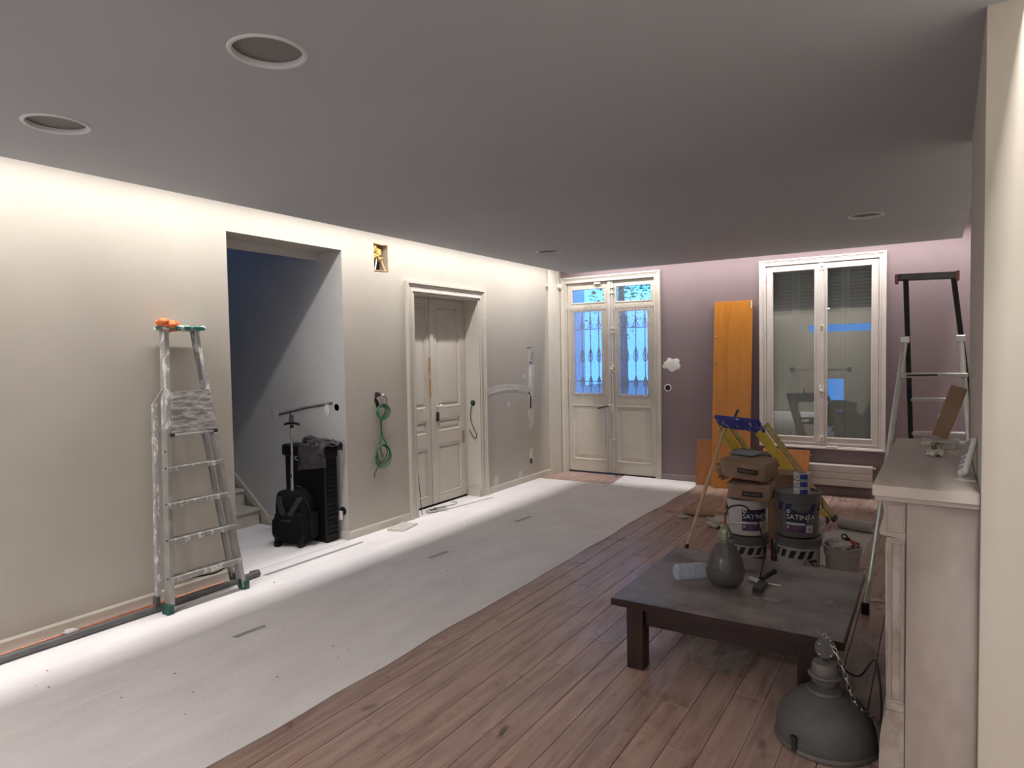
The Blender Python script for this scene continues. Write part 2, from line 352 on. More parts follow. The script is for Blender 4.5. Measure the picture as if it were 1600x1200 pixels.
    def blob(s, c, rad, seed=0, amp=.25, freq=3, sub=3, flat=None, rot=0):
        t = bmesh.new(); bmesh.ops.create_icosphere(t, subdivisions=sub, radius=1)
        c = Vector(c); vs = []; cr, sn = math.cos(rot), math.sin(rot)
        for v in t.verts:
            q = v.co.copy(); k = 1 + amp * noise.noise(q * freq + Vector((seed * 7.1, seed * 3.3, seed))) + amp * .5 * noise.noise(q * freq * 2.7 + Vector((seed, 9, seed * 2)))
            q = Vector((q.x * rad[0], q.y * rad[1], q.z * rad[2])) * k
            q = Vector((q.x * cr - q.y * sn, q.x * sn + q.y * cr, q.z)) + c
            if flat is not None and q.z < flat: q.z = flat
            vs.append(q)
        fs = [tuple(v.index for v in f.verts) for f in t.faces]; t.free()
        return s.mesh(vs, fs)
    def build(s, name, m, parent=None, smooth=None, label=None, cat=None, group=None, kind=None, local=False, fix=True):
        if fix: bmesh.ops.recalc_face_normals(s.bm, faces=s.bm.faces)
        me = bpy.data.meshes.new(name); s.bm.to_mesh(me); s.bm.free(); me.materials.append(M[m])
        if smooth is not None:
            for p in me.polygons: p.use_smooth = True
            me.set_sharp_from_angle(angle=math.radians(smooth))
        o = bpy.data.objects.new(name, me); C.objects.link(o)
        if parent is not None:
            o.parent = parent
            if not local: o.matrix_parent_inverse = wmat(parent).inverted()
        return tag(o, label, cat, group, kind)
def smoothpts(pts, n=8, closed=False):
    P = [Vector(p) for p in pts]; k = len(P); out = []
    for i in range(k if closed else k - 1):
        g = lambda j: P[j % k] if closed else P[max(0, min(k - 1, j))]
        a, b, c, d = g(i - 1), g(i), g(i + 1), g(i + 2)
        for j in range(n):
            t = j / n; out.append(.5 * ((2 * b) + (c - a) * t + (2 * a - 5 * b + 4 * c - d) * t * t + (3 * b - a - 3 * c + d) * t ** 3))
    if not closed: out.append(P[-1])
    return out
def text_polys(txt, size, align='CENTER'):
    cu = bpy.data.curves.new('t', 'FONT'); cu.body = txt; cu.size = size; cu.align_x = align; cu.resolution_u = 2
    o = bpy.data.objects.new('t', cu); C.objects.link(o); bpy.context.view_layer.update()
    me = bpy.data.meshes.new_from_object(o.evaluated_get(bpy.context.evaluated_depsgraph_get()))
    vs = [v.co.copy() for v in me.vertices]; fs = [tuple(p.vertices) for p in me.polygons]
    bpy.data.objects.remove(o); bpy.data.meshes.remove(me); bpy.data.curves.remove(cu)
    return vs, fs
def struct(name, mb, m, label, cat, parent=None, smooth=None):
    return mb.build(name, m, parent, smooth, label, cat, None, 'structure')

# ------------------------------------------------------------------ the shell
b = MB(); b.box(-3.2, YB - .1, -.14, 1.60, 7.2, -.001); b.box(1.60, YB - .1, -.14, XR + .1, .6, -.001)
b.box(1.60, .6, -.14, XR + .1, D + .25, -.021); b.box(-.27, 7.2, -.14, 1.60, D + .25, -.021)
floor = struct('floor', b, 'floor_base', 'old wooden plank floor of the room', 'floor')
b = MB()
def wl(y0, y1, z0, z1, x0=-.27, x1=0): b.box(x0, y0, z0, x1, y1, z1)
wl(YB, 2.905, -.02, ZT); wl(2.905, 3.985, 2.465, ZT); wl(3.985, 4.37, -.02, ZT); wl(4.37, 4.545, -.02, 2.335); wl(4.37, 4.545, 2.575, ZT); wl(4.37, 4.545, 2.335, 2.575, -.27, -.12)
wl(4.545, 4.88, -.02, ZT); wl(4.88, 5.95, 2.19, ZT); wl(5.95, D, -.02, ZT); wl(4.88, 5.95, -.02, 2.19, -.27, -.245)  # closing box behind the door leaves added to keep sky light out
wall_left = struct('wall_left', b, 'wall_cream', 'long cream wall with stair opening and cove light above', 'wall')
b = MB(); b.box(-3.0, 3.985, -.02, -.27, 4.10, 5.0); b.box(-.30, 3.9835, 0, -.0005, 3.988, 2.4645)
struct('wall_stair', b, 'wall_stair', 'pale side wall of the stairwell behind the black bags', 'wall')
b = MB(); b.box(-3.0, 1.6, -.02, -.27, 1.7, 5.0); b.box(-3.1, 1.6, -.02, -3.0, 4.1, 3.2); b.box(-3.1, 1.6, 4.0, -3.0, 4.1, 5.0); b.box(-3.1, 1.6, 3.2, -3.0, 2.2, 4.0); b.box(-3.1, 2.9, 3.2, -3.0, 4.1, 4.0)
b.box(-.29, 1.6, ZT - .6, -.27, 4.1, 5.0); b.box(-3.1, 1.6, 5.0, -.2, 4.1, 5.1)
struct('wall_stairwell', b, 'wall_stair', 'upper walls of the stairwell beyond the opening', 'wall')
b = MB()
def wf(x0, x1, z0, z1): b.box(x0, D, z0, x1, D + .25, z1)
wf(-.27, .075, -.02, ZT); wf(.075, 1.36, 2.52, ZT); wf(1.36, 2.60, -.02, ZT); wf(2.60, 3.76, -.02, .52); wf(2.60, 3.76, 2.52, ZT); wf(3.76, XR + .1, -.02, ZT)
wall_far = struct('wall_far', b, 'wall_mauve', 'mauve far wall with the glazed door and the tall window', 'wall')
b = MB(); b.box(XR, YB, -.02, XR + .1, D, ZT)
struct('wall_right', b, 'wall_cream', 'cream right wall of the alcoves beside the chimney breast', 'wall')
b = MB(); b.prism([(4.338, 2.50), (XR, 2.50), (XR, 4.05), (4.363, 4.05)], -.02, ZT)
struct('wall_chimney', b, 'wall_cream', 'cream chimney breast behind the stone mantelpiece', 'wall')
b = MB(); b.box(-.27, YB - .1, -.02, 1.55, YB, ZT); b.box(3.25, YB - .1, -.02, XR + .1, YB, ZT); b.box(1.55, YB - .1, 2.2, 3.25, YB, ZT); b.box(1.55, YB - .1, .85, 3.25, YB, 2.02)
b.box(1.55, YB - .1, -.02, 1.85, YB, .85); b.box(2.35, YB - .1, -.02, 3.25, YB, .85)
struct('wall_back', b, 'wall_cream', 'cream back wall with a narrow transom light and low pane', 'wall')
# ceiling: structural slab, and the dropped slab with four round cut-outs
b = MB(); b.box(-.27, YB - .1, ZT, XR + .1, D + .25, ZT + .1)
struct('ceiling_upper', b, 'trim_white', 'structural ceiling hidden above the dropped slab', 'ceiling')
SPK = [(2.325, 1.480), (1.025, 1.402), (.989, 5.796), (3.765, 5.80)]
b = MB(); b.box(G, YB + .3, H, XS, D - G, H + .12)
ceil = struct('ceiling', b, 'ceiling_paint', 'dropped mauve grey ceiling with glowing slots along the walls', 'ceiling')
cut = MB()
for x, y in SPK: cut.cyl((x, y, H - .05), (x, y, H + .07), .1125, 48)
cuto = cut.build('cutter', 'ceiling_paint')
bo = ceil.modifiers.new('holes', 'BOOLEAN'); bo.object = cuto; bo.operation = 'DIFFERENCE'; bo.solver = 'EXACT'
bpy.context.view_layer.update()
nm = bpy.data.meshes.new_from_object(ceil.evaluated_get(bpy.context.evaluated_depsgraph_get()))
ceil.modifiers.clear(); ceil.data = nm; bpy.data.objects.remove(cuto)
b = MB()   # upstand along the slab's edge that carries the light strips
b.box(G, YB + .3, H + .12, G + .02, D - G, 2.90); b.box(G, D - G - .02, H + .12, XS, D - G, 2.90); b.box(XS - .02, YB + .3, H + .12, XS, D - G, 2.90)
struct('trim_1', b, 'ceiling_paint', 'upstand of the dropped ceiling along the light slots', 'trim')
for i, (x, y) in enumerate(SPK):
    near = ['nearest the chimney breast', 'near the bare stretch of cream wall', 'in front of the glazed door', 'in front of the tall window']
    lab = ['round recessed ceiling speaker over the floor felt edge, grey with white rim', 'round recessed ceiling speaker close to the cream wall before the stair opening', 'small round ceiling speaker in front of the glazed double door', 'small round ceiling speaker in front of the tall window'][i]
    t = empty('ceiling_speaker', (x, y, H), 0, lab, 'speaker', 'round ceiling speakers')
    r = MB(); r.lathe([(.1118, .014), (.1118, -.002), (.114, -.005), (.124, -.005), (.128, -.001), (.128, .001)], n=48); r.build('rim', 'speaker_rim', t, 40, local=True)
    r = MB(); r.lathe([(.112, .010), (.112, .018), (.098, .019), (.07, .018), (.03, .018), (.0, .018)], n=48); r.build('grille', 'speaker_dark', t, 40, local=True)
t = empty('fill_lamp', (2.02, -1.35, H), 0, 'round flush ceiling lamp added behind the camera as floor fill', 'lamp')  # added fill lamp out of view, lifts the foreground floor
q = MB(); q.lathe([(.17, 0), (.175, -.01), (.175, -.035), (.165, -.04), (.158, -.03)], n=40); q.build('fill_lamp_ring', 'white_plastic', t, 40, local=True)
emission_material('fill_glow', WARM, 3.0)
q = MB(); q.lathe([(.158, -.03), (.12, -.034), (0, -.036)], n=40); q.build('diffuser', 'fill_glow', t, 40, local=True)
l = bpy.data.lights.new('fill_light', 'AREA'); l.shape = 'DISK'; l.size = .30; l.energy = 31; l.color = WARM
o = bpy.data.objects.new('fill_light', l); C.objects.link(o); o.location = (0, 0, -.045); o.parent = t
# skirting boards
def skirting(name, pts, m, label, h=.075, t=.013):
    b = MB()
    for (p, q, nrm) in pts:
        p, q, nrm = Vector(p), Vector(q), Vector(nrm)
        prof = [(0, 0), (t, 0), (t, h - .012), (t - .007, h), (0, h)]
        n = len(prof); vs = [P_ + nrm * a + Vector((0, 0, z)) for P_ in (p, q) for a, z in prof]
        b.mesh(vs, [tuple(range(n))[::-1], tuple(range(n, 2 * n))] + [(i, (i + 1) % n, n + (i + 1) % n, n + i) for i in range(n)])
    return struct(name, b, m, label, 'skirting')
skirting('baseboard_left', [((0, YB, 0), (0, 2.905, 0), (1, 0, 0)), ((0, 3.985, 0), (0, 4.768, 0), (1, 0, 0)), ((0, 6.068, 0), (0, D, 0), (1, 0, 0)), ((-.27, 3.985, 0), (.013, 3.985, 0), (0, -1, 0))], 'trim_cream', 'low cream skirting board along the left wall')
skirting('baseboard_far', [((1.395, D, 0), (XR, D, 0), (0, -1, 0))], 'skirting_mauve', 'mauve skirting board under the far wall')
skirting('baseboard_stair', [((-1.17, 3.985, 0), (-.27, 3.985, 0), (0, -1, 0))], 'step_wood', 'pale skirting board at the foot of the stairwell wall', .09)
skirting('baseboard_right', [((4.338, 2.5, 0), (XR, 2.5, 0), (0, -1, 0))], 'trim_cream', 'cream skirting board on the chimney breast')
b = MB(); b.box(0, 7.50, 0, .022, D, 2.66, .004)
struct('trim_2', b, 'trim_cream', 'shallow boxed strip in the corner beside the glazed door', 'trim')

# floor planks, each a child of the floor
PW_ = .1312; X0 = 1.883
joints = {2: [2.0, 3.95], 3: [1.996, 3.6], 4: [2.38, 4.6], 1: [3.185, 4.02], 5: [2.876], 6: [3.223], 9: [2.491], 0: [2.72]}
def plank_obj(x0, x1, y0, y1, dz):
    q = MB(); q.box(x0, y0, -.0205, x1, y1, dz, .0012); q.build('plank', 'plank', floor)
row = -2
while X0 + row * PW_ < XR - .01:
    x0 = X0 + row * PW_; x1 = min(x0 + PW_, XR)
    ys = [.6]; base = [j for j in joints.get(row, [])]
    y = base[0] if base else .6 + random.uniform(.7, 1.9)
    for j in base: ys.append(j)
    y = ys[-1]
    if not base: ys.append(y + random.uniform(.7, 1.9)); y = ys[-1]
    while y < D - .5:
        y += random.uniform(.9, 1.9)
        if y > D - .45: break
        ys.append(y)
    ys.append(D); g0 = random.choice((.0008, .0012, .0022, .003))
    for a, c in zip(ys[:-1], ys[1:]):
        plank_obj(x0 + g0, x1 - random.uniform(.0006, .0016), a + .0012, c - .0012, random.uniform(-.0012, .0004))
    row += 1
x = .005
while x < 1.60:   # bare boards in front of the glazed door
    x1 = min(x + .0985, 1.60); plank_obj(x + .0008, x1 - .0008, 7.202, D, random.uniform(-.001, .0004)); x = x1
# protective felt
def sheet(name, label, poly, z0=.001, z1=.0045, m='felt', cat='floor felt', group=None):
    q = MB(); q.prism(poly, z0, z1); return q.build(name, m, None, None, label, cat, group)
def edge(x, y0, y1, n, amp, sd): return [(x + amp * noise.noise(Vector((y0 + (y1 - y0) * i / n) * 1.7 for _ in range(1)).to_3d() if False else Vector((y0 + (y1 - y0) * i / n, sd, 0)) * 1.9), y0 + (y1 - y0) * i / n) for i in range(n + 1)]
e1 = edge(.945, YB + .02, 7.225, 60, .010, 3.3)
f1 = sheet('floor_felt', 'pale felt strip laid along the foot of the cream wall', [(.016, YB + .02)] + e1 + [(.016, 7.205)])
q = MB(); q.mesh([(x_ - .014, y_, .0047) for x_, y_ in e1] + [(x_ + .004, y_, .0062) for x_, y_ in e1] + [(x_ + .012, y_, .0052) for x_, y_ in e1], [(i, i + 1, len(e1) + i + 1, len(e1) + i) for i in range(len(e1) - 1)] + [(len(e1) + i, len(e1) + i + 1, 2 * len(e1) + i + 1, 2 * len(e1) + i) for i in range(len(e1) - 1)]); q.build('seam', 'felt_seam', f1)
e2 = edge(1.885, YB + .02, 7.55, 90, .030, 1.7); e2.append((1.84, D - .004 - .02))
sheet('floor_felt', 'pale felt strip covering the boards, edge beside the bare planks', [(.951, YB + .02)] + e2 + [(.90, D - .004), (.975, 7.30)] + e1[::-1][2:], .001, .0050)
sheet('floor_felt', 'pale felt piece inside the stair opening under the black bags', [(-1.165, 2.75), (-.001, 2.91), (.010, 2.912), (.010, 3.965), (-.001, 3.968), (-1.165, 3.968)])
sheet('floor_felt', 'pale felt piece in the recess of the panelled double door', [(-.165, 4.90), (.012, 4.90), (.012, 5.93), (-.165, 5.93)])
def tape(label, p, q, w=.034, z=.0052, grp='grey tape on the felt'):
    p, q = Vector((*p, 0)), Vector((*q, 0)); d = (q - p).normalized(); n = Vector((-d.y, d.x, 0)) * w / 2
    r = MB(); r.prism([tuple((p - n)[:2]), tuple((q - n)[:2]), tuple((q + n + d * .012)[:2]), tuple((p + n - d * .008)[:2])], z, z + .0008)
    r.build('tape_strip', 'tape_grey', None, None, label, 'tape', grp)
tape('short grey tape on the felt seam, across from the aluminium stepladder', (.922, 2.235), (.938, 2.42), .040)
tape('short grey tape on the felt seam, across from the green cable', (.945, 3.91), (.955, 4.11), .040)
tape('short grey tape on the felt seam, across from the panelled door', (.935, 5.18), (.955, 5.42), .040)
tape('long grey tape strip across the foot of the stair opening', (.160, 3.01), (.156, 3.98), .034)
tape('thin grey tape strip along the threshold of the panelled door', (.05, 5.28), (.14, 5.97), .024)

q = MB(); random.seed(21)
for (x_, y_) in [(1.06, 1.55), (1.52, 2.05), (1.30, 1.75), (1.62, 2.35), (.55, 2.3), (1.1, 3.3), (1.5, 3.6), (.7, 3.9), (1.3, 4.4), (.5, 5.0), (1.6, 5.2), (1.2, 5.8), (.45, 1.5), (1.45, 1.62)] + [(random.uniform(.3, 1.8), random.uniform(1.2, 6.5)) for _ in range(20)]:
    r_ = random.uniform(.002, .0055); q.blob((x_, y_, .0055 + r_ * .4), (r_, r_ * 1.2, r_ * .6), random.random(), .5, 3, 1)
o = q.build('rubble_crumbs', 'cardboard', None, None, 'small dark crumbs scattered over the pale floor felt', 'debris'); o['kind'] = 'stuff'

# ------------------------------------------------------------------ stairs
t = empty('staircase', (-1.17, 3.4, 0), 0, 'pale wooden stairs rising behind the stair opening', 'stairs', kind='structure')
for i in range(8):
    x = -1.17 - .22 * i; z = .16 * (i + 1)
    q = MB(); q.box(x - .02, 2.0, 0 if i == 0 else z - .16, x, 3.960, z - .03); q.build('riser', 'step_wood', t)
    q = MB(); q.box(x - .24, 2.0, z - .03, x + .02, 3.960, z, .006); q.build('tread', 'step_wood', t)
q = MB(); q.prism([(-.98, .0), (-1.06, .10), (-2.9, 1.47), (-2.9, 1.40), (-1.03, .0)], 3.962, 3.984, lambda a, c, h: (a, h, c)); q.build('stringer', 'step_wood', t)

# ------------------------------------------------------------------ panelled doors
def TL(u, v, n): return (n, u, v)             # left wall: u = y, v = z, n = out of the wall (+x)
def TF(u, v, n): return (u, D - n, v)         # far wall: u = x, v = z, n = into the room (-y)
def tbox(mb, T, u0, u1, v0, v1, n0, n1, bev=0):
    a, c = Vector(T(u0, v0, n0)), Vector(T(u1, v1, n1)); return mb.box(min(a.x, c.x), min(a.y, c.y), min(a.z, c.z), max(a.x, c.x), max(a.y, c.y), max(a.z, c.z), bev)
def ring_panel(T, u0, u1, v0, v1, steps, fill=True):
    mb = MB(); vs = []; fs = []
    for ins, dep in steps: vs += [T(u0 + ins, v0 + ins, dep), T(u1 - ins, v0 + ins, dep), T(u1 - ins, v1 - ins, dep), T(u0 + ins, v1 - ins, dep)]
    k = len(steps)
    for i in range(k - 1):
        for j in range(4): fs.append((i * 4 + j, i * 4 + (j + 1) % 4, (i + 1) * 4 + (j + 1) % 4, (i + 1) * 4 + j))
    if fill: fs.append(tuple((k - 1) * 4 + j for j in range(4)))
    return mb.mesh(vs, fs)
def leaf_frame(T, u0, u1, v0, v1, holes, n0, n1, bev=.002):
    mb = MB(); hu0, hu1 = min(h[0] for h in holes), max(h[1] for h in holes)
    tbox(mb, T, u0, hu0, v0, v1, n0, n1, bev); tbox(mb, T, hu1, u1, v0, v1, n0, n1, bev)
    ys = [v0] + [v for h in sorted(holes, key=lambda h: h[2]) for v in (h[2], h[3])] + [v1]
    for i in range(0, len(ys), 2): tbox(mb, T, hu0, hu1, ys[i], ys[i + 1], n0, n1)
    return mb
def moulded_casing(T, u0, u1, v0, v1, w, sides='LTR', nmax=.035):
    # mitred stepped architrave: profile across its width
    prof = [(0, .0), (0, nmax), (w * .22, nmax), (w * .30, nmax * .72), (w * .42, nmax * .72), (w * .50, nmax * .5), (w * .80, nmax * .42), (w * .86, nmax * .6), (w, nmax * .6), (w, -.0)]
    mb = MB(); vs = []; m = len(prof)
    if 'B' in sides: path = lambda d: [(u0 + d, v0 + d), (u0 + d, v1 - d), (u1 - d, v1 - d), (u1 - d, v0 + d)]
    else: path = lambda d: [(u0 + d, v0), (u0 + d, v1 - d), (u1 - d, v1 - d), (u1 - d, v0)]
    for d, n in prof: vs += [T(a, c, n) for a, c in path(d)]
    fs = []; seg = 4 if 'B' in sides else 3
    for i in range(m):
        for j in range(seg): fs.append((i * 4 + j, i * 4 + (j + 1) % 4, ((i + 1) % m) * 4 + (j + 1) % 4, ((i + 1) % m) * 4 + j))
    if 'B' not in sides: fs += [tuple(i * 4 for i in range(m)), tuple(i * 4 + 3 for i in range(m))]
    return mb.mesh(vs, fs)
PSTEP = lambda n: [(0, n), (.010, n + .004), (.020, n - .010), (.030, n - .012), (.055, n - .004)]
d2 = empty('door_1', (-.18, 5.4, 0), 0, 'cream panelled double door recessed in the left wall', 'door', kind='structure')
moulded_casing(TL, 4.765, 6.065, 0, 2.28, .095).build('casing', 'trim_cream', d2, 30)
q = MB(); tbox(q, TL, 4.860, 4.885, 0, 2.19, -.245, .012); tbox(q, TL, 5.945, 5.970, 0, 2.19, -.245, .012); tbox(q, TL, 4.86, 5.97, 2.165, 2.19, -.245, .012); q.build('lining', 'trim_cream', d2)
q = ring_panel(lambda u, v, n: (u, 5.945 - n, v), -.165, -.012, .12, 2.10, [(0, .001), (.008, .006), (.016, .001)], False); q.build('reveal_moulding', 'trim_cream', d2)
q = MB(); q.box(-.17, 5.930, 0, 0.0, 5.945, .085, .003); q.build('reveal_skirting', 'trim_cream', d2)
for nm_, u0, u1, hol in (('leaf', 4.888, 5.345, [(4.955, 5.275, .10, .62), (4.955, 5.275, .755, .90), (4.955, 5.275, 1.02, 2.10)]),
                         ('leaf', 5.365, 5.942, [(5.44, 5.85, .10, .635), (5.44, 5.85, .765, .905), (5.44, 5.85, 1.015, 2.105)])):
    lf = leaf_frame(TL, u0, u1, .022, 2.162, hol, -.215, -.18).build(nm_, 'trim_cream', d2)
    for h in hol: ring_panel(TL, *h, PSTEP(-.185)).build('panel', 'trim_cream', lf)
q = MB(); tbox(q, TL, 5.325, 5.385, .024, 2.160, -.185, -.164, .006); q.build('meeting_strip', 'trim_cream', d2)
q = MB(); q.lathe([(.0, 0), (.012, 0), (.010, .02), (.008, .03), (.022, .042), (.026, .055), (.020, .068), (0, .072)], (-.18, 5.438, 1.035), 20, (1, 0, 0)); q.build('knob', 'old_white', d2, 40)
q = MB(); q.box(-.18, 5.415, .88, -.166, 5.455, .975, .003); q.build('lock', 'dark_iron', d2)
q = MB(); q.box(-.1795, 5.315, 1.15, -.1632, 5.327, 1.33); q.box(-.1795, 5.314, 1.40, -.163, 5.327, 1.55); q.build('bare_patch', 'bare_wood', d2, label='bare wood where the paint flaked off')
q = MB(); q.box(-.181, 5.862, .60, -.178, 5.905, .74); q.build('worn_patch', 'cardboard', d2)
q = MB(); q.box(-.19, 4.89, .001, -.184, 5.94, .02); q.build('gap', 'black_hole', d2)

# glazed far door
d1 = empty('door_2', (.71, D, 0), 0, 'tall glazed white double door with lace curtains in the mauve wall', 'door', kind='structure')
moulded_casing(TF, .030, 1.395, 0, 2.565, .075).build('casing', 'trim_cream', d1, 30)
q = MB(); tbox(q, TF, .075, .108, 0, 2.52, -.20, .0); tbox(q, TF, 1.328, 1.36, 0, 2.52, -.20, .0); tbox(q, TF, .075, 1.36, 2.485, 2.52, -.20, .0); q.build('lining', 'trim_cream', d1)
q = MB(); tbox(q, TF, .105, 1.33, .001, .018, -.045, -.010); q.build('sill', 'dark_iron', d1)
curts = []
for u0, u1, gl, tr, pn in ((.112, .705, (.200, .600, 1.045, 2.115), (.182, .637, 2.228, 2.400), (.165, .665, .165, .895)),
                           (.765, 1.326, (.840, 1.220, 1.035, 2.095), (.805, 1.264, 2.218, 2.408), (.800, 1.260, .165, .895))):
    hu0 = min(gl[0], tr[0], pn[0]); hu1 = max(gl[1], tr[1], pn[1])
    mb = MB()
    tbox(mb, TF, u0, hu0, .02, 2.482, -.055, -.015, .002); tbox(mb, TF, hu1, u1, .02, 2.482, -.055, -.015, .002)
    for v0, v1 in ((.02, pn[2]), (pn[3], gl[2]), (gl[3], tr[2]), (tr[3], 2.482)): tbox(mb, TF, hu0, hu1, v0, v1, -.055, -.015)
    for h in (gl, tr, pn):
        if h[0] > hu0 + .001: tbox(mb, TF, hu0, h[0], h[2], h[3], -.055, -.015)
        if h[1] < hu1 - .001: tbox(mb, TF, h[1], hu1, h[2], h[3], -.055, -.015)
    lf = mb.build('leaf', 'trim_cream', d1)
    ring_panel(TF, *pn, [(0, -.015), (.012, -.010), (.022, -.026), (.030, -.028), (.075, -.018)]).build('panel', 'trim_cream', lf)
    for h in (gl, tr):
        ring_panel(TF, *h, [(-.014, -.015), (-.010, -.008), (.0, -.010), (.004, -.026)], False).build('glazing_bead', 'trim_cream', lf)
        q = MB(); tbox(q, TF, h[0], h[1], h[2], h[3], -.036, -.032); q.build('pane', 'pane_glass', lf)
    curts.append((u0, u1))
q = MB(); tbox(q, TF, .692, .738, .03, 2.480, -.016, .004, .004); tbox(q, TF, .738, .768, .02, 2.48, -.05, -.012, .003); q.build('meeting_strip', 'trim_cream', d1)
q = MB(); q.cyl(TF(.757, .06, .006), TF(.757, 2.47, .006), .009, 10); q.build('bolt_rod', 'trim_cream', d1, 40)
for z in (2.40, 2.33, 1.88, 1.83, .99 + .40, 1.33, .45):
    q = MB(); tbox(q, TF, .735, .779, z - .012, z + .012, -.012, .022, .004); q.build('bolt_guide', 'trim_cream', d1)
q = MB(); q.lathe([(0, 0), (.018, .0), (.024, .02), (.018, .04), (0, .045)], TF(.752, 1.36, .02), 14, (0, -1, 0)); q.build('bolt_knob', 'trim_cream', d1, 40)
q = MB(); tbox(q, TF, .680, .728, .805, .905, -.015, .014, .004); tbox(q, TF, .733, .768, .805, .905, -.012, .022, .004); q.build('lock_case', 'trim_cream', d1)
q = MB(); q.tube(smoothpts([TF(.690, .885, .012), TF(.690, .887, .040), TF(.655, .880, .046), TF(.60, .865, .046), TF(.565, .856, .046)], 4), .008, 8); q.build('lever', 'dark_iron', d1, 40)
q = MB(); tbox(q, TF, .51, .60, 2.452, 2.478, -.014, .02, .004); q.build('door_stop', 'trim_cream', d1)
for x_, zs in ((.108, (2.20, 1.28, .33)), (1.330, (2.20, 1.33, .33))):
    for z in zs:
        q = MB(); q.cyl(TF(x_, z - .045, -.004), TF(x_, z + .045, -.004), .009, 10); q.build('hinge', 'trim_cream', d1, 40)
# wrought iron grilles outside the panes
for xs, z1 in (((.287, .405, .525), 2.10), ((.913, 1.035, 1.158), 2.10)):
    for x_ in xs:
        q = MB(); y_ = D + .085; q.cyl((x_, y_, 1.02), (x_, y_, z1 + .02), .006, 8)
        for zc, rr in ((1.93, .028),): q.tube([(x_ + rr * math.cos(a), y_, zc + rr * 1.1 * math.sin(a)) for a in [i * math.pi / 6 for i in range(12)]], .005, 6, True)
        for zc in (1.98, 1.53, 1.21): q.lathe([(.006, -.07), (.012, -.045), (.008, -.03), (.016, 0), (.008, .03), (.012, .045), (.006, .07)], (x_, y_, zc), 8)
        for sg in (-1, 1):
            q.tube(smoothpts([(x_, y_, 1.45), (x_ + sg * .028, y_, 1.49), (x_ + sg * .022, y_, 1.56), (x_ + sg * .006, y_, 1.62), (x_, y_, 1.66)], 4), .005, 6)
            q.tube(smoothpts([(x_, y_, 1.12), (x_ + sg * .025, y_, 1.16), (x_ + sg * .018, y_, 1.22), (x_, y_, 1.27)], 4), .005, 6)
        q.build('grille_bar', 'grille_iron', d1, 40)
for x0, x1 in ((.19, .62), (.83, 1.24)):
    for z in (1.885, 1.20):
        q = MB(); q.box(x0, D + .080, z - .005, x1, D + .090, z + .005); q.build('grille_rail', 'grille_iron', d1)
for k, (u0, u1, z0, z1) in enumerate(((.150, .655, 1.020, 2.172), (.800, 1.300, 1.020, 2.172))):
    def f(a, c, u0=u0, u1=u1, z0=z0, z1=z1, k=k):
        x_ = u0 + (u1 - u0) * a; z = z0 + (z1 - z0) * c
        if c == 0: z += .010 * math.sin(a * 23 + k * 2) + .006 * math.sin(a * 51)
        return (x_, D - .006 - .009 * (1 + math.sin(a * 42 + 2 * math.sin(a * 9 + k) + c * .8)) * (.55 + .45 * (1 - c)), z)
    t = empty('lace_curtain', ((u0 + u1) / 2, D - .012, z0), 0, ['white lace curtain on the door leaf with the lever handle', 'white lace curtain on the door leaf beside the mauve wall'][k], 'curtain', 'lace curtains on the glazed door')
    q = MB(); q.grid(f, 120, 16); q.build('cloth', 'lace', t, 180, fix=False)
    def h(a, c, f=f, u0=u0, u1=u1): p = f(a, 0); return (p[0], p[1] - .001, p[2] + .03 * c)
    q = MB(); q.grid(h, 120, 1); q.build('hem', 'lace', t, 180, fix=False)
    def hd(a, c, u0=u0, u1=u1, k=k): return (u0 + (u1 - u0) * a, D - .012 - .007 * (1 + math.sin(a * 90 + k)), 2.125 + .052 * c + .004 * math.sin(a * 61))
    q = MB(); q.grid(hd, 120, 2); q.build('gathered_heading', 'lace', t, 180, fix=False)
    q = MB(); q.cyl((u0 - .012, D + .004, 2.150), (u1 + .012, D + .004, 2.150), .004, 8); q.build('rod', 'trim_cream', t)

# ------------------------------------------------------------------ window and shutters
w1 = empty('window_1', (3.178, D, .488), 0, 'tall white casement window with closed shutters behind', 'window', kind='structure')
moulded_casing(TF, 2.552, 3.800, .488, 2.562, .062, 'LTRB', .030).build('window_frame', 'trim_white', w1, 30)
q = MB()
tbox(q, TF, 2.60, 2.625, .52, 2.52, -.20, .004); tbox(q, TF, 3.735, 3.76, .52, 2.52, -.20, .004); tbox(q, TF, 2.6, 3.76, 2.495, 2.52, -.2, .004); tbox(q, TF, 2.6, 3.76, .52, .555, -.2, .004); q.build('lining', 'trim_white', w1)
for u0, u1, gl in ((2.628, 3.178, (2.690, 3.121, .610, 2.430)), (3.182, 3.732, (3.243, 3.667, .610, 2.430))):
    cs = leaf_frame(TF, u0, u1, .558, 2.492, [gl], -.040, .004, .003).build('casement', 'trim_white', w1)
    ring_panel(TF, *gl, [(-.010, .004), (-.006, .009), (.0, .007), (.005, -.016)], False).build('glazing_bead', 'trim_white', cs)
    q = MB(); tbox(q, TF, gl[0], gl[1], gl[2], gl[3], -.024, -.020); q.build('pane', 'pane_glass', cs)
q = MB(); tbox(q, TF, 3.168, 3.212, .560, 2.490, .004, .020, .005); q.build('meeting_strip', 'trim_white', w1)
q = MB(); q.cyl(TF(3.198, .57, .026), TF(3.198, 2.48, .026), .008, 10); q.build('bolt_rod', 'trim_white', w1, 40)
for z in (2.44, 1.80, .60):
    q = MB(); tbox(q, TF, 3.178, 3.218, z - .030, z + .030, .018, .036, .006); q.lathe([(0, -.012), (.013, -.008), (.013, .008), (0, .012)], TF(3.198, z + .02, .038), 10); q.build('bolt_guide', 'trim_white', w1)
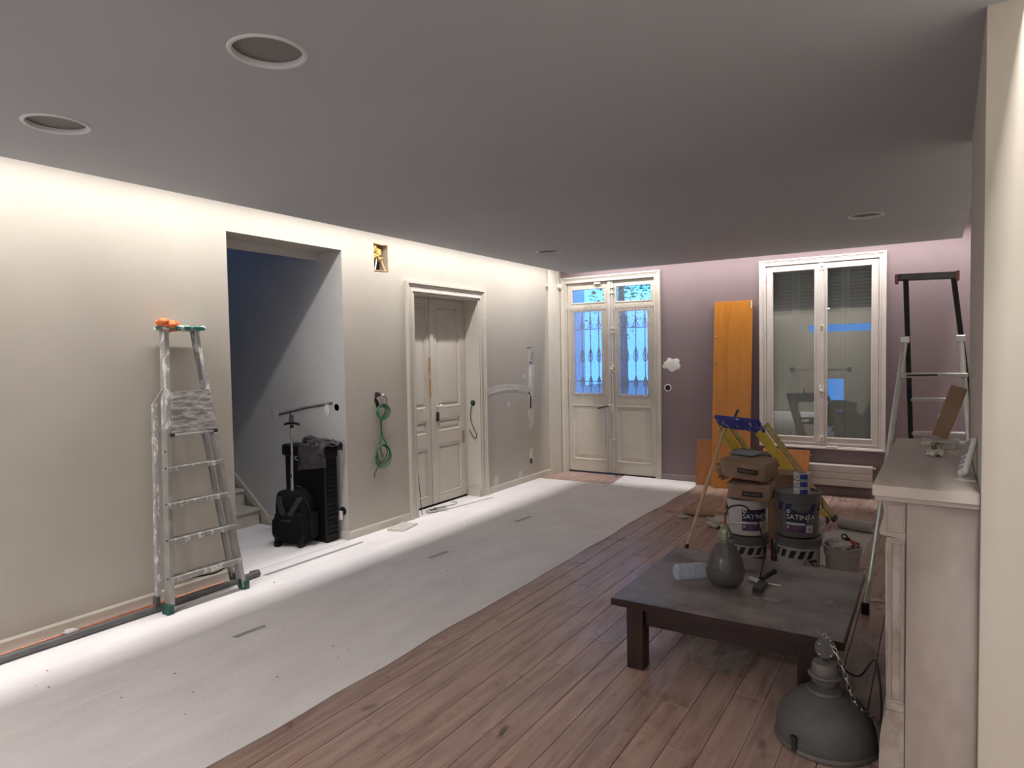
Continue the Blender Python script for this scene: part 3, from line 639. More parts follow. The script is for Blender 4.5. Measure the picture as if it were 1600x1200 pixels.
q = MB(); tbox(q, TF, 3.178, 3.218, 1.05, 1.18, .018, .034, .006); q.lathe([(0, 0), (.014, 0), (.011, .02), (.024, .035), (.022, .052), (0, .06)], TF(3.198, 1.115, .03), 14, (0, -1, 0)); q.build('handle', 'old_white', w1, 40)
for x_ in (2.618, 3.742):
    for z in (2.38, 1.80, 1.20, .66):
        q = MB(); q.cyl(TF(x_, z - .04, .010), TF(x_, z + .04, .010), .008, 10); q.build('hinge', 'trim_white', w1, 40)
q = MB(); tbox(q, TF, 3.245, 3.355, .492, .524, .020, .040, .006); tbox(q, TF, 3.27, 3.31, .520, .532, .022, .036); q.build('draught_vent', 'white_plastic', w1)
sh = empty('window_shutter', (3.178, D + .15, .52), 0, 'closed grey folding shutters with louvred tops behind the window', 'shutter')
for u0, u1 in ((2.626, 2.915), (2.917, 3.177), (3.179, 3.409), (3.411, 3.734)):
    T = lambda u, v, n: (u, D + .150 - n, v)
    lf = leaf_frame(T, u0, u1, .558, 2.492, [(u0 + .045, u1 - .045, 1.965, 2.44)], 0, .030).build('shutter_leaf', 'shutter_paint', sh)
    for i in range(12):
        z = 1.985 + i * .0395
        q = MB(); q.obox((( u0 + u1) / 2, D + .136, z), (1, 0, 0), (0, -.56, .828), (0, -.828, -.56), (u1 - u0) / 2 - .045, .0195, .004); q.build('slat', 'shutter_paint', lf)
    q = MB(); tbox(q, T, u0 + .04, u1 - .04, 1.96, 2.445, -.004, .002); q.build('shade_backing', 'dark_grey_plastic', lf)  # dark board added behind the slats: blocks sky light, draws shaded gaps
q = MB(); q.box(2.60, D + .152, .53, 3.76, D + .160, 2.515); q.build('light_leak_board', 'dark_grey_plastic', sh)  # unseen board added behind the shutters to stop sky light leaking through
q = MB(); q.box(2.85, D + .105, 1.330, 3.47, D + .115, 1.352); q.build('shutter_bar', 'tape_grey', sh)
for x_ in (2.875, 3.45):
    q = MB(); q.box(x_ - .02, D + .100, 1.315, x_ + .02, D + .120, 1.367); q.build('bar_hook', 'dark_iron', sh)
# radiator
t = empty('radiator', (3.37, D - .07, .115), 0, 'long low white panel radiator under the tall window', 'radiator')
for i in range(3):
    z = .117 + i * .0715
    q = MB(); q.box(3.045, D - .125, z, 3.690, D - .095, z + .068, .006); q.build('front_panel', 'radiator_paint', t)
q = MB(); q.box(3.05, D - .118, .118, 3.685, D - .02, .322); q.build('back_body', 'radiator_paint', t)
q = MB(); q.box(3.045, D - .125, .326, 3.690, D - .02, .334, .003); q.build('top_grille', 'radiator_paint', t)
q = MB(); q.cyl((3.69, D - .07, .315), (3.715, D - .07, .315), .012, 12); q.build('valve', 'radiator_paint', t, 40)
q = MB(); q.tube(smoothpts([(3.685, D - .07, .128), (3.78, D - .07, .128), (3.85, D - .07, .125), (3.862, D - .07, .11), (3.862, D - .07, -.002)], 4), .009, 10); q.build('pipe', 'radiator_paint', t, 40)

# things on the far wall
def wall_blob(name, T, cu, cv, ru, rv, m, label, cat, seed=1, amp=.35, n=.0025, group=None, parent=None):
    q = MB(); k = 40; vs = [T(cu, cv, n)]; out = []
    for i in range(k):
        a = 2 * math.pi * i / k; r = 1 + amp * noise.noise(Vector((math.cos(a) * 1.8, math.sin(a) * 1.8, seed * 5.3)))
        vs.append(T(cu + ru * r * math.cos(a), cv + rv * r * math.sin(a), .0004))
    vs2 = [T(cu + ru * .86 * math.cos(2 * math.pi * i / k) * (1 + amp * noise.noise(Vector((math.cos(2 * math.pi * i / k) * 1.8, math.sin(2 * math.pi * i / k) * 1.8, seed * 5.3)))),
                cv + rv * .86 * math.sin(2 * math.pi * i / k) * (1 + amp * noise.noise(Vector((math.cos(2 * math.pi * i / k) * 1.8, math.sin(2 * math.pi * i / k) * 1.8, seed * 5.3)))), n) for i in range(k)]
    vs += vs2
    fs = [(0, 1 + k + i, 1 + k + (i + 1) % k) for i in range(k)] + [(1 + i, 1 + (i + 1) % k, 1 + k + (i + 1) % k, 1 + k + i) for i in range(k)]
    q.mesh(vs, fs); return q.build(name, m, parent, 40, label, cat, group)
pf = wall_blob('plaster_patch', TF, 1.525, 1.415, .105, .072, 'plaster_patch', 'white filler patch on the mauve wall beside the glazed door', 'plaster', 4, .5)
t = empty('wall_socket_hole', (1.479, D, 1.131), 0, 'empty round socket hole with pale rim in the mauve wall', 'hole')
q = MB(); q.lathe([(.034, .0005), (.046, .0005), (.046, .003), (.034, .004), (.034, .0005)], (1.479, D, 1.131), 28, (0, -1, 0)); q.build('rim', 'plaster_patch', t, 40)
q = MB(); q.lathe([(.034, .001), (.03, .0015), (0, .0015)], (1.479, D, 1.131), 28, (0, -1, 0)); q.build('hole', 'black_hole', t)
t = empty('door_bell', (.03, D - .02, 2.46), 0, 'small white bell box with cable beside the top of glazed door', 'bell')
q = MB(); q.lathe([(0, 0), (.035, 0), (.038, .02), (.03, .04), (0, .045)], (.022, 7.775, 2.455), 20, (1, 0, 0)); q.build('bell_body', 'trim_white', t, 40)
q = MB(); q.tube(smoothpts([(.03, 7.775, 2.47), (.032, 7.74, 2.55), (.03, 7.72, 2.60), (.026, 7.76, 2.66)], 5), .010, 8); q.build('bell_arm', 'trim_white', t, 40)
q = MB(); q.lathe([(0, 0), (.013, 0), (.010, .015), (.016, .028), (.012, .04), (0, .043)], (.0, 7.478, 2.44), 12, (1, 0, 0)); q.build('coat_hook', 'trim_white', None, 40, 'small white knob high on the cream wall near the corner', 'hook')

# boards leaning by the far wall
def lean_board(name, x0, x1, z1, yb, yt, th, m, parent, zx=0):
    q = MB(); a = Vector(((x0 + x1) / 2, yb, .0)); c = Vector(((x0 + x1) / 2 + zx, yt, z1)); az = (c - a).normalized(); ay = az.cross(Vector((1, 0, 0))).normalized() * -1
    q.obox((a + c) / 2 + Vector((0, 0, .003)), (1, 0, 0), ay, az, (x1 - x0) / 2, th / 2, (c - a).length / 2, .002); return q.build(name, m, parent)
t = empty('wooden_board', (2.27, 7.66, 0), 0, 'tall orange varnished wooden board leaning against the mauve wall', 'board')
lean_board('board', 2.060, 2.486, 2.13, 7.63, D - .035, .022, 'orange_wood', t, .0)
bm_y = lambda z: 7.63 + (D - .035 - 7.63) * z / 2.13
q = MB(); q.bar((2.205, bm_y(.02) - .012, .02), (2.205, bm_y(2.02) - .012, 2.02), .020, .006, (0, -1, 0)); q.build('batten', 'orange_wood', t)
for z in (1.73, 1.42, .46, .28):
    q = MB(); q.lathe([(.009, 0), (.009, .008), (.004, .012), (0, .012)], (2.085, bm_y(z) - .011, z), 10, (0, -1, 0)); q.build('peg', 'brass_dark', t)
q = MB(); q.obox((2.474, bm_y(2.085) - .013, 2.085), (1, 0, 0), (0, 1, 0), (0, 0, 1), .006, .003, .04); q.build('price_sticker', 'white_plastic', t)
t = empty('wooden_offcut', (1.95, 7.75, 0), 0, 'short orange wooden panel leaning beside the tall board', 'board')
lean_board('board', 1.845, 2.050, .52, 7.74, D - .020, .018, 'red_wood', t)
t = empty('leaning_board', (2.98, 7.5, 0), 0, 'brown wooden panel leaning on the radiator behind the yellow ladder', 'board')
lean_board('board', 2.62, 3.10, .475, 7.46, D - .150, .022, 'red_wood', t)
q = MB(); q.cyl((3.100, D - .165, .43), (3.113, D - .165, .43), .011, 10); q.build('peg', 'brass_dark', t)

# ------------------------------------------------------------------ things on the left wall
t = empty('insulation_hole', (0, 4.457, 2.335), 0, 'rough square hole high in the cream wall stuffed with yellow insulation', 'hole')
q = MB(); random.seed(12)
for i in range(16): q.blob((-.06 + random.uniform(-.03, .045), 4.455 + random.uniform(-.062, .062), 2.505 + random.uniform(-.05, .045)), (.026, .028, .024), i, .9, 4, 2)
q.build('insulation', 'wool_yellow', t, 20)
q = MB(); q.tube(smoothpts([(-.06, 4.46, 2.47), (-.03, 4.425, 2.41), (-.01, 4.39, 2.345)], 5), .006, 8); q.build('cable_end', 'white_plastic', t, 40)
q = MB(); q.tube(smoothpts([(-.05, 4.52, 2.45), (-.03, 4.505, 2.41), (-.01, 4.52, 2.34)], 5), .010, 8); q.build('broken_lath', 'bare_wood', t, 40)
q = MB(); q.box(-.115, 4.375, 2.338, -.10, 4.54, 2.46); q.build('dark_cavity', 'black_hole', t)
q = MB(); q.box(-.10, 4.372, 2.338, -.03, 4.395, 2.46); q.build('metal_stud', 'alu', t)
q = MB(); 
for (y0, z0, y1, z1) in ((4.366, 2.575, 4.545, 2.572), (4.37, 2.335, 4.545, 2.338), (4.545, 2.34, 4.543, 2.57)):
    pts = [(.001, y0 + (y1 - y0) * i / 9, z0 + (z1 - z0) * i / 9 + .006 * noise.noise(Vector((i * 1.7, z0, 3)))) for i in range(10)]; q.tube(pts, .005, 6)
q.build('ragged_edge', 'bare_wood', t)
t = empty('green_cable_coil', (0, 4.385, .6), 0, 'coiled green electric cables hanging from a hole in the cream wall', 'cable')
q = MB(); q.blob((.0, 4.372, 1.18), (.004, .04, .07), 2, .5, 3, 3); q.build('wall_cavity', 'black_hole', t, 60)
q = MB(); q.tube(smoothpts([(.004, 4.36, 1.20), (.02, 4.375, 1.16), (.02, 4.385, 1.11)], 4), .012, 8); q.tube(smoothpts([(.004, 4.385, 1.21), (.024, 4.40, 1.17), (.02, 4.39, 1.12)], 4), .007, 8); q.build('sheath', 'skirting_mauve', t, 40)
for k in range(4):
    r_ = .060 + .007 * k; pts = [(.018 + .006 * k + .006 * math.sin(a * 2 + k), 4.388 + r_ * math.cos(a + k * .3) * .95 + .006 * k, 1.070 + r_ * .85 * math.sin(a + k * .3)) for a in [i * math.pi / 12 for i in range(24)]]
    q = MB(); q.tube(pts, .0052, 7, True); q.build('cable_loop', 'cable_green', t, 60)
for k in range(4):
    r_ = .072 + .010 * k; pts = [(.016 + .007 * k + .006 * math.sin(a * 2 + k), 4.390 + r_ * .95 * math.cos(a) + .008 * math.sin(k * 2), .690 + r_ * 1.05 * math.sin(a) - .006 * k) for a in [i * math.pi / 12 for i in range(24)]]
    q = MB(); q.tube(pts, .0052, 7, True); q.build('cable_loop', 'cable_green', t, 60)
q = MB(); q.tube(smoothpts([(.02, 4.382, 1.02), (.016, 4.386, .93), (.016, 4.383, .84), (.018, 4.365, .76), (.02, 4.40, .66)], 6), .0052, 7); q.tube(smoothpts([(.024, 4.388, 1.02), (.02, 4.390, .92), (.02, 4.405, .84), (.02, 4.45, .77)], 6), .0052, 7); q.build('hanging_cable', 'cable_green', t, 60)
q = MB(); q.tube(smoothpts([(.02, 4.36, .63), (.016, 4.33, .575), (.012, 4.30, .53), (.012, 4.292, .485)], 5), .004, 7); q.tube(smoothpts([(.01, 4.435, 1.215), (.02, 4.46, 1.19), (.016, 4.472, 1.13), (.018, 4.47, 1.08)], 5), .003, 7); q.build('loose_end', 'cable_dark', t, 60)
q = MB(); q.blob((.008, 4.435, 1.218), (.008, .012, .008), 2, .2); q.build('plaster_plug', 'plaster_patch', t)
# cable hole in the door reveal
t = empty('reveal_socket', (-.085, 5.945, 1.03), 0, 'dark cable hole with hanging wire in the panelled door reveal', 'hole')
q = MB(); q.lathe([(.0, .002), (.030, .002), (.033, .0006)], (-.085, 5.945, 1.040), 20, (0, -1, 0)); q.build('hole', 'black_hole', t)
q = MB(); q.tube(smoothpts([(-.09, 5.942, 1.03), (-.10, 5.925, .98), (-.11, 5.93, .86), (-.07, 5.93, .76), (-.035, 5.928, .70), (-.045, 5.928, .65), (-.085, 5.93, .67), (-.13, 5.93, .74)], 6), .0045, 7); q.build('wire', 'cable_dark', t, 60)
q = MB(); q.blob((-.082, 5.94, 1.05), (.014, .008, .016), 3, .3); q.build('green_wire_end', 'cable_green', t)
# filled cable chase
t = empty('filled_chase', (0, 6.5, 1.0), 0, 'cable chase filled with fresh plaster on the cream wall', 'plaster')
q = MB()
for dz, w_ in ((0, .035), (.035, .018)):
    pts = [(6.085 + i / 24 * .95, 1.135 + .055 * math.sin(i / 24 * 2.6) - .06 * (i / 24) ** 2 + dz) for i in range(25)]
    for i in range(24):
        (y0, z0), (y1, z1) = pts[i], pts[i + 1]
        h0 = w_ * (1 + .3 * noise.noise(Vector((i * .6, dz, 1)))); h1 = w_ * (1 + .3 * noise.noise(Vector(((i + 1) * .6, dz, 1)))); n_ = .002 + dz * .03
        q.mesh([(n_, y0, z0 - h0), (n_, y1, z1 - h1), (n_, y1, z1 + h1), (n_, y0, z0 + h0)], [(0, 1, 2, 3)])
q.build('filler', 'plaster_pale', t)
q = MB(); 
for i in range(20): 
    y0 = 6.09 + i * .047; z0 = 1.128 + .055 * math.sin(i / 20 * 2.6) - .06 * (i / 20) ** 2
    q.mesh([(.0042, y0, z0 - .006), (.0042, y0 + .048, z0 - .006), (.0042, y0 + .048, z0 + .008), (.0042, y0, z0 + .008)], [(0, 1, 2, 3)])
q.build('ridge', 'plaster_patch', t)
q = MB(); q.box(.0005, 6.072, 1.09, .006, 6.095, 1.17); q.build('junction_hole', 'black_hole', t)
t = empty('switch_chase', (0, 7.06, 1.3), 0, 'plastered vertical chase with grey plate and dark slot near the corner', 'plaster')
wall_blob('filler', TL, 7.065, 1.27, .085, .36, 'plaster_pale', None, None, 2, .4, .002, None, t)
wall_blob('filler', TL, 7.055, .80, .075, .15, 'plaster_pale', None, None, 5, .4, .002, None, t)
wall_blob('ridge', TL, 7.05, 1.30, .018, .13, 'plaster_patch', None, None, 6, .6, .006, None, t)
q = MB(); q.box(.002, 7.055, 1.46, .006, 7.125, 1.60); q.build('plate', 'tape_grey', t)
q = MB(); q.box(.002, 7.03, .90, .006, 7.055, 1.06); q.cyl((.002, 7.035, 1.47), (.007, 7.035, 1.47), .012, 10); q.build('slot', 'black_hole', t)
q = MB(); q.cyl((0, 7.03, 1.655), (.003, 7.03, 1.655), .002, 6); q.bar((.002, 6.98, 1.65), (.002, 7.09, 1.66), .003, .004); q.build('pencil_line', 'cable_dark', t)
t = empty('low_socket', (0, 7.05, .245), 0, 'bare low socket box with loose parts above the skirting near the corner', 'socket')
q = MB(); q.box(.0005, 7.01, .215, .004, 7.06, .275); q.build('box_hole', 'black_hole', t)
q = MB(); q.box(.002, 7.05, .222, .014, 7.095, .272, .002); q.build('socket_frame', 'alu', t)
wall_blob('filler', TL, 7.05, .33, .05, .08, 'plaster_pale', None, None, 7, .3, .0018, None, t)
for k, (y_, z_, a_, c_) in enumerate(((6.90, 1.30, .03, .03), (6.78, .10, .05, .06), (6.25, .10, .06, .08), (6.55, .98, .03, .05))):
    wall_blob('plaster_spot', TL, y_, z_, a_, c_, 'plaster_pale', ['small pale filler spot above the filled chase', 'pale filler spot above the skirting near the low socket', 'pale filler spot above the skirting beside the door casing', 'small pale filler spot under the filled chase'][k], 'plaster', 11 + k, .3, .0015, 'filler spots on the cream wall')
# stairwell wall marks
def TS(u, v, n): return (u, 3.985 - n, v)
t = empty('handrail_chase', (-.5, 3.985, 1.1), 0, 'long dark chased groove on the stairwell wall above the trolley bag', 'groove')
pts = [(-.865, 1.055), (-.70, 1.085), (-.50, 1.125), (-.30, 1.152), (-.155, 1.175)]
q = MB()
for (a, za), (c, zc) in zip(pts[:-1], pts[1:]): q.mesh([TS(a, za - .012, .002), TS(c, zc - .014, .002), TS(c, zc + .014, .002), TS(a, za + .012, .002)], [(0, 1, 2, 3)])
q.build('groove', 'pipe_grey', t)
q = MB()
for (a, za), (c, zc) in zip(pts[:-1], pts[1:]): q.tube([TS(a, za + .004, .006), TS(c, zc + .004, .006)], .006, 7)
q.build('conduit', 'alu', t)
for k, (x_, z_) in enumerate(((-.70, 1.02), (-.235, 1.118))):
    wall_blob('broken_plaster', TS, x_, z_, .034, .055, 'plaster_patch' if k else 'pipe_grey', None, None, 3 + k, .5, .003, None, t)
t = empty('round_box_hole', (-.105, 3.985, 1.135), 0, 'round grey electrical box hole beside the end of the groove', 'hole')
q = MB(); q.lathe([(.036, .0006), (.036, .003), (.032, .004), (.030, .001)], (-.108, 3.985, 1.136), 24, (0, -1, 0)); q.build('rim', 'plaster_pale', t, 40)
q = MB(); q.lathe([(.031, .0015), (0, .0015)], (-.108, 3.985, 1.136), 24, (0, -1, 0)); q.build('hole', 'cable_dark', t)
wall_blob('filler_patch', TS, -.93, 1.06, .055, .055, 'wall_stair', 'square pale filler patch beside the groove in the stairwell', 'plaster', 8, .15, .0025)
t = empty('wall_outlet', (-.085, 3.985, .20), 0, 'wall outlet with white plug behind the tall black case', 'socket')
q = MB(); q.lathe([(0, .012), (.03, .012), (.036, .004), (.036, 0)], (-.062, 3.985, .245), 20, (0, -1, 0)); q.build('outlet_hole', 'black_plastic', t, 40)
q = MB(); q.box(-.088, 3.948, .17, -.052, 3.973, .25, .006); q.build('plug', 'white_plastic', t)

# ------------------------------------------------------------------ pipes on the floor
q = MB(); q.tube([(.150, YB + .05, .026), (.150, .5, .026), (.145, 1.5, .026), (.160, 2.2, .026), (.135, 2.98, .026)], .021, 16); q.build('grey_conduit', 'pipe_grey', None, 50, 'long grey plastic conduit lying along the foot of the cream wall', 'pipe')
q = MB(); q.tube(smoothpts([(.075, 2.86, .012), (.09, 2.95, .014), (.06, 3.03, .015), (.03, 2.98, .012)], 5), .011, 10); q.build('hose_end', 'bucket_grey', None, 50, 'short grey hose end beside the tip of the conduit', 'hose')
for k, (x_, y1) in enumerate(((.045, 2.78), (.085, 2.72))):
    q = MB(); q.tube([(x_, YB + .05, .0125), (x_ + .004, 1.2, .0125), (x_, 2.0, .0125), (x_ + .008, y1, .0125)], .0078, 10)
    q.build('copper_pipe', 'copper', None, 50, ['copper pipe lying against the skirting of the cream wall', 'copper pipe lying beside the long grey conduit'][k], 'pipe', 'copper pipes on the floor')
q = MB(); q.blob((.062, 1.78, .026), (.035, .035, .010), 4, .4, 3, 3); q.build('putty_lump', 'rag_white', None, 50, 'small pale wad lying on the copper pipes', 'wad')

# ------------------------------------------------------------------ aluminium stepladder against the left wall
t = empty('stepladder', (.25, 2.5, 0), 0, 'paint splashed aluminium stepladder with green top leaning on cream wall', 'stepladder')
LB, LT = Vector((.250, 2.243, .02)), Vector((.072, 2.378, 1.755))
RB, RT = Vector((.262, 2.765, .02)), Vector((.072, 2.607, 1.755))
def lerp(a, c, k): return a + (c - a) * k
lean = (LT - LB + RT - RB).normalized(); side = Vector((0, 1, 0)); nrm = side.cross(lean).normalized()   # nrm points into the room
if nrm.x < 0: nrm = -nrm
def channel(mb, p, q_, s, w=.026, dpt=.058):  # U profile, web outside, flanges pointing to the other rail (s = +1 / -1)
    d = (q_ - p).normalized(); yy = (side - d * side.dot(d)).normalized() * s; nn = d.cross(yy).normalized()
    c = (p + q_) / 2; h = (q_ - p).length / 2
    mb.obox(c, d, nn, yy, h, dpt / 2, .0025); mb.obox(c + yy * w / 2 + nn * dpt / 2, d, yy, nn, h, w / 2, .0018); mb.obox(c + yy * w / 2 - nn * dpt / 2, d, yy, nn, h, w / 2, .0018)
q = MB(); channel(q, LB, lerp(LB, LT, .64), 1); q.build('front_rail', 'alu', t)
q = MB(); channel(q, lerp(LB, LT, .64), LT, 1); q.build('front_rail_top', 'alu_splash', t)
q = MB(); channel(q, RB, lerp(RB, RT, .60), -1); q.build('front_rail', 'alu', t)
q = MB(); channel(q, lerp(RB, RT, .60), RT, -1); q.build('front_rail_top', 'alu_splash', t)
off = -nrm * .072
for (p0, p1, s, dy) in ((LB, LT, 1, -.030), (RB, RT, -1, -.02)):
    a = lerp(p0, p1, .045) + off + Vector((0, dy, 0)); c = lerp(p0, p1, .735) + off + Vector((0, dy, 0))
    q = MB(); channel(q, a, c, s, .02, .03); q.build('rear_rail', 'alu_splash' if s > 0 else 'alu', t)
    q = MB(); q.obox(a + Vector((0, 0, -.008)), (1, 0, 0), (0, 1, 0), (0, 0, 1), .018, .016, .025, .004); q.build('rear_foot', 'dark_grey_plastic', t)
    q = MB(); q.bar(c, lerp(p0, p1, .79), .012, .004, (0, 1, 0)); q.build('hinge_arm', 'alu', t)
for k in (.112, .245, .372, .500):
    a, c = lerp(LB, LT, k) + Vector((0, .004, 0)), lerp(RB, RT, k) - Vector((0, .004, 0)); m_ = (a + c) / 2
    q = MB(); q.obox(m_, c - a, Vector((1, 0, .05)), Vector((0, 0, 1)), (c - a).length / 2, .042, .004); q.obox(m_ + Vector((.041, 0, -.010)), c - a, Vector((1, 0, 0)), Vector((0, 0, 1)), (c - a).length / 2, .003, .013)
    q.build('step', 'alu_splash', t)
for k in (.112, .245, .372, .500, .56):
    for p0, p1, s in ((LB, LT, -1), (RB, RT, 1)):
        pp = lerp(p0, p1, k) + Vector((.012, 0, 0)); q = MB(); q.cyl(pp + Vector((0, .003 * s, 0)), pp + Vector((0, .006 * s, 0)), .006, 8); q.build('rivet', 'dark_iron', t)
a, c = lerp(LB, LT, .622), lerp(RB, RT, .622); a2, c2 = lerp(LB, LT, .775), lerp(RB, RT, .775)
q = MB(); pv = [a + Vector((.02, .03, 0)), c + Vector((.02, -.012, 0)), c2 + Vector((.028, -.012, 0)), a2 + Vector((.028, .03, 0))]; q.mesh(pv + [p + nrm * .014 for p in pv], [(0, 1, 2, 3), (4, 7, 6, 5), (0, 4, 5, 1), (1, 5, 6, 2), (2, 6, 7, 3), (3, 7, 4, 0)]); q.build('platform', 'alu_board', t, label='plaster covered platform folded up')
q = MB(); q.tube([a + Vector((.032, .02, -.012)), c + Vector((.032, -.01, -.012))], .008, 8); q.build('platform_bar', 'alu', t)
for pp in (a + Vector((.034, .030, -.008)), c + Vector((.034, -.016, -.008))):
    q = MB(); q.obox(pp, (1, 0, 0), (0, 1, 0), (0, 0, 1), .012, .014, .011, .003); q.build('platform_bracket', 'dark_iron', t)
for p in (LB, RB):
    q = MB(); q.obox(p + Vector((.002, 0, .012)), (1, 0, 0), (0, 1, 0), (0, 0, 1), .036, .022, .032, .006); q.build('rubber_foot', 'green_plastic', t)
q = MB(); q.obox((LT + RT) / 2 + Vector((.012, .0, .012)), (0, 1, 0), (1, 0, .06), (0, 0, 1), .150, .052, .014, .008); q.build('top_cap', 'green_splash', t, label='green plastic cap spattered with white paint')
q = MB(); q.tube(smoothpts([lerp(LB, LT, .105) + Vector((.0, .05, -.01)), Vector((.20, 2.45, .165)), Vector((.2, 2.62, .15)), Vector((.22, 2.73, .21))], 6), .006, 8); q.build('strap', 'grey_strap', t, 60)
q = MB()
for i in range(9):
    random.seed(50 + i); q.blob((LT.x + .012 + random.uniform(-.03, .045), LT.y + .02 + random.uniform(-.05, .05), LT.z + .034 + random.uniform(-.03, .03)), (.030, .034, .026), i, .6, 3, 2)
for i in range(26):
    random.seed(90 + i); a_ = random.uniform(0, 6.28); p0 = Vector((LT.x + .015, LT.y + .02, LT.z + .030)); p1 = p0 + Vector((.05 * math.cos(a_), .06 * math.sin(a_), random.uniform(-.045, .03)))
    q.tube(smoothpts([p0, (p0 + p1) / 2 + Vector((0, 0, .018)), p1], 3), .0055, 6)
q.build('orange_rag', 'orange_rag', None, 60, 'crumpled orange rag on the green top of the aluminium stepladder', 'rag')

# ------------------------------------------------------------------ trolley backpack, tall case, jacket
t = empty('trolley_backpack', (-.295, 3.630, 0), math.radians(20), 'black trolley backpack with extended silver handle in the stair opening', 'bag')
prof = []
def sbox(c, h, e=.35, nu=28, nv=16, seed=0, amp=.03, taper=0):   # soft box: superellipsoid with slight wrinkles
    q = MB(); sg = lambda w, p: math.copysign(abs(w) ** p, w)
    def f(a, v):
        th = 2 * math.pi * a; ph = -math.pi / 2 + math.pi * v
        x_ = sg(math.cos(ph), e) * sg(math.cos(th), e); y_ = sg(math.cos(ph), e) * sg(math.sin(th), e); z_ = sg(math.sin(ph), e)
        k = 1 + amp * noise.noise(Vector((x_, y_, z_)) * 2.6 + Vector((seed, 0, 0)))
        kk = 1 - taper * (z_ + 1) / 2
        return (c[0] + h[0] * x_ * k * kk, c[1] + h[1] * y_ * k, c[2] + h[2] * z_ * k)
    return q.grid(f, nu, nv)
sbox((0, .05, .245), (.170, .085, .215), .42, 32, 20, 1, .06, .18).build('main_pocket', 'black_fabric', t, 60, local=True)
sbox((0, -.025, .17), (.145, .040, .125), .4, 28, 16, 2, .06, .05).build('front_pocket', 'black_fabric', t, 60, local=True)
sbox((.172, .05, .17), (.022, .06, .11), .5, 20, 12, 3, .05).build('side_pocket', 'black_fabric', t, 60, local=True)
sbox((-.172, .05, .14), (.018, .06, .08), .5, 20, 12, 4, .05).build('side_pocket', 'black_fabric', t, 60, local=True)
for sx in (-1, 1):
    q = MB(); p = [(-.035 + .0 if sx < 0 else .0, -.066, .215), (-.055 if sx < 0 else .03, -.060, .29), (-.085 if sx < 0 else .075, -.048, .37), (-.09 if sx < 0 else .10, -.030, .415)]
    pp = smoothpts(p, 5)
    for i in range(len(pp) - 1):
        w_ = .024; q.mesh([pp[i] + Vector((-w_, 0, 0)), pp[i] + Vector((w_, 0, 0)), pp[i + 1] + Vector((w_, 0, 0)), pp[i + 1] + Vector((-w_, 0, 0)), pp[i] + Vector((-w_, .012, 0)), pp[i] + Vector((w_, .012, 0)), pp[i + 1] + Vector((w_, .012, 0)), pp[i + 1] + Vector((-w_, .012, 0))],
                          [(0, 1, 2, 3), (4, 7, 6, 5), (0, 4, 5, 1), (1, 5, 6, 2), (2, 6, 7, 3), (3, 7, 4, 0)])
    q.build('shoulder_strap', 'grey_strap', t, local=True)
    q = MB(); q.cyl((sx * .105 - .018, -.050, .032), (sx * .105 + .018, -.050, .032), .031, 18); q.build('wheel', 'black_plastic', t, 40, local=True)
    q = MB(); q.box(sx * .105 - .030, -.060, .045, sx * .105 + .030, -.02, .115, .008); q.build('wheel_housing', 'black_plastic', t, local=True)
q = MB(); q.box(-.13, -.05, .03, .13, .11, .05, .01); q.build('base_plate', 'black_plastic', t, local=True)
q = MB(); q.cyl((.0, .02, .43), (.003, .02, .62), .0145, 14); q.build('handle_tube', 'chrome', t, 40, local=True)
q = MB(); q.cyl((.003, .02, .62), (.008, .02, .81), .0130, 14); q.build('handle_tube', 'chrome', t, 40, local=True)
q = MB(); q.cyl((.008, .02, .81), (.014, .02, .99), .0115, 14); q.build('handle_tube', 'chrome', t, 40, local=True)
for z in (.60, .79):
    q = MB(); q.box(-.002, .004, z - .03, .008, .0065, z + .004); q.build('handle_button', 'black_plastic', t, local=True)
q = MB(); q.cyl((.014, .02, .985), (.015, .02, 1.01), .014, 12); q.tube(smoothpts([(-.055, .02, 1.012), (-.03, .02, 1.022), (.015, .02, 1.026), (.06, .02, 1.022), (.085, .02, 1.012)], 4), [.007] + [.011] * 15 + [.007], 10); q.build('handle_grip', 'black_plastic', t, 50, local=True)
q = MB(); q.tube(smoothpts([(-.05, .10, .44), (-.03, .10, .475), (.03, .10, .475), (.05, .10, .44)], 5), .008, 8); q.build('carry_loop', 'grey_strap', t, 50, local=True)
q = MB(); q.tube(smoothpts([(.155, .02, .19), (.16, .01, .30), (.125, .0, .40), (.05, -.01, .44)], 6), .004, 6); q.build('zip', 'grey_strap', t, 50, local=True)
t = empty('equipment_case', (-.33, 3.87, 0), 0, 'tall black hard case with ribbed side standing at the stairwell wall', 'case')
q = MB(); q.box(-.585, 3.805, .004, -.078, 3.945, .795, .012); q.build('case_body', 'black_plastic', t)
q = MB(); q.box(-.610, 3.790, .715, -.070, 3.955, .815, .014); q.build('case_lid', 'black_plastic', t)
for i in range(17):
    z = .06 + i * .038; q = MB(); q.box(-.0785, 3.82, z, -.066, 3.93, z + .016, .003); q.build('rib', 'black_plastic', t)
for z in (.30, .52):
    q = MB(); q.box(-.53, 3.797, z, -.13, 3.806, z + .012, .003); q.build('seam', 'black_plastic', t)
q = MB(); q.tube(smoothpts([(-.40, 3.788, .72), (-.40, 3.76, .71), (-.34, 3.755, .695), (-.28, 3.76, .70), (-.28, 3.79, .71)], 4), .006, 8); q.build('case_handle', 'chrome', t, 50)
for y_ in (3.83, 3.92):
    q = MB(); q.cyl((-.12, y_, .02), (-.095, y_, .02), .018, 12); q.build('castor', 'dark_grey_plastic', t, 40)
q = MB()
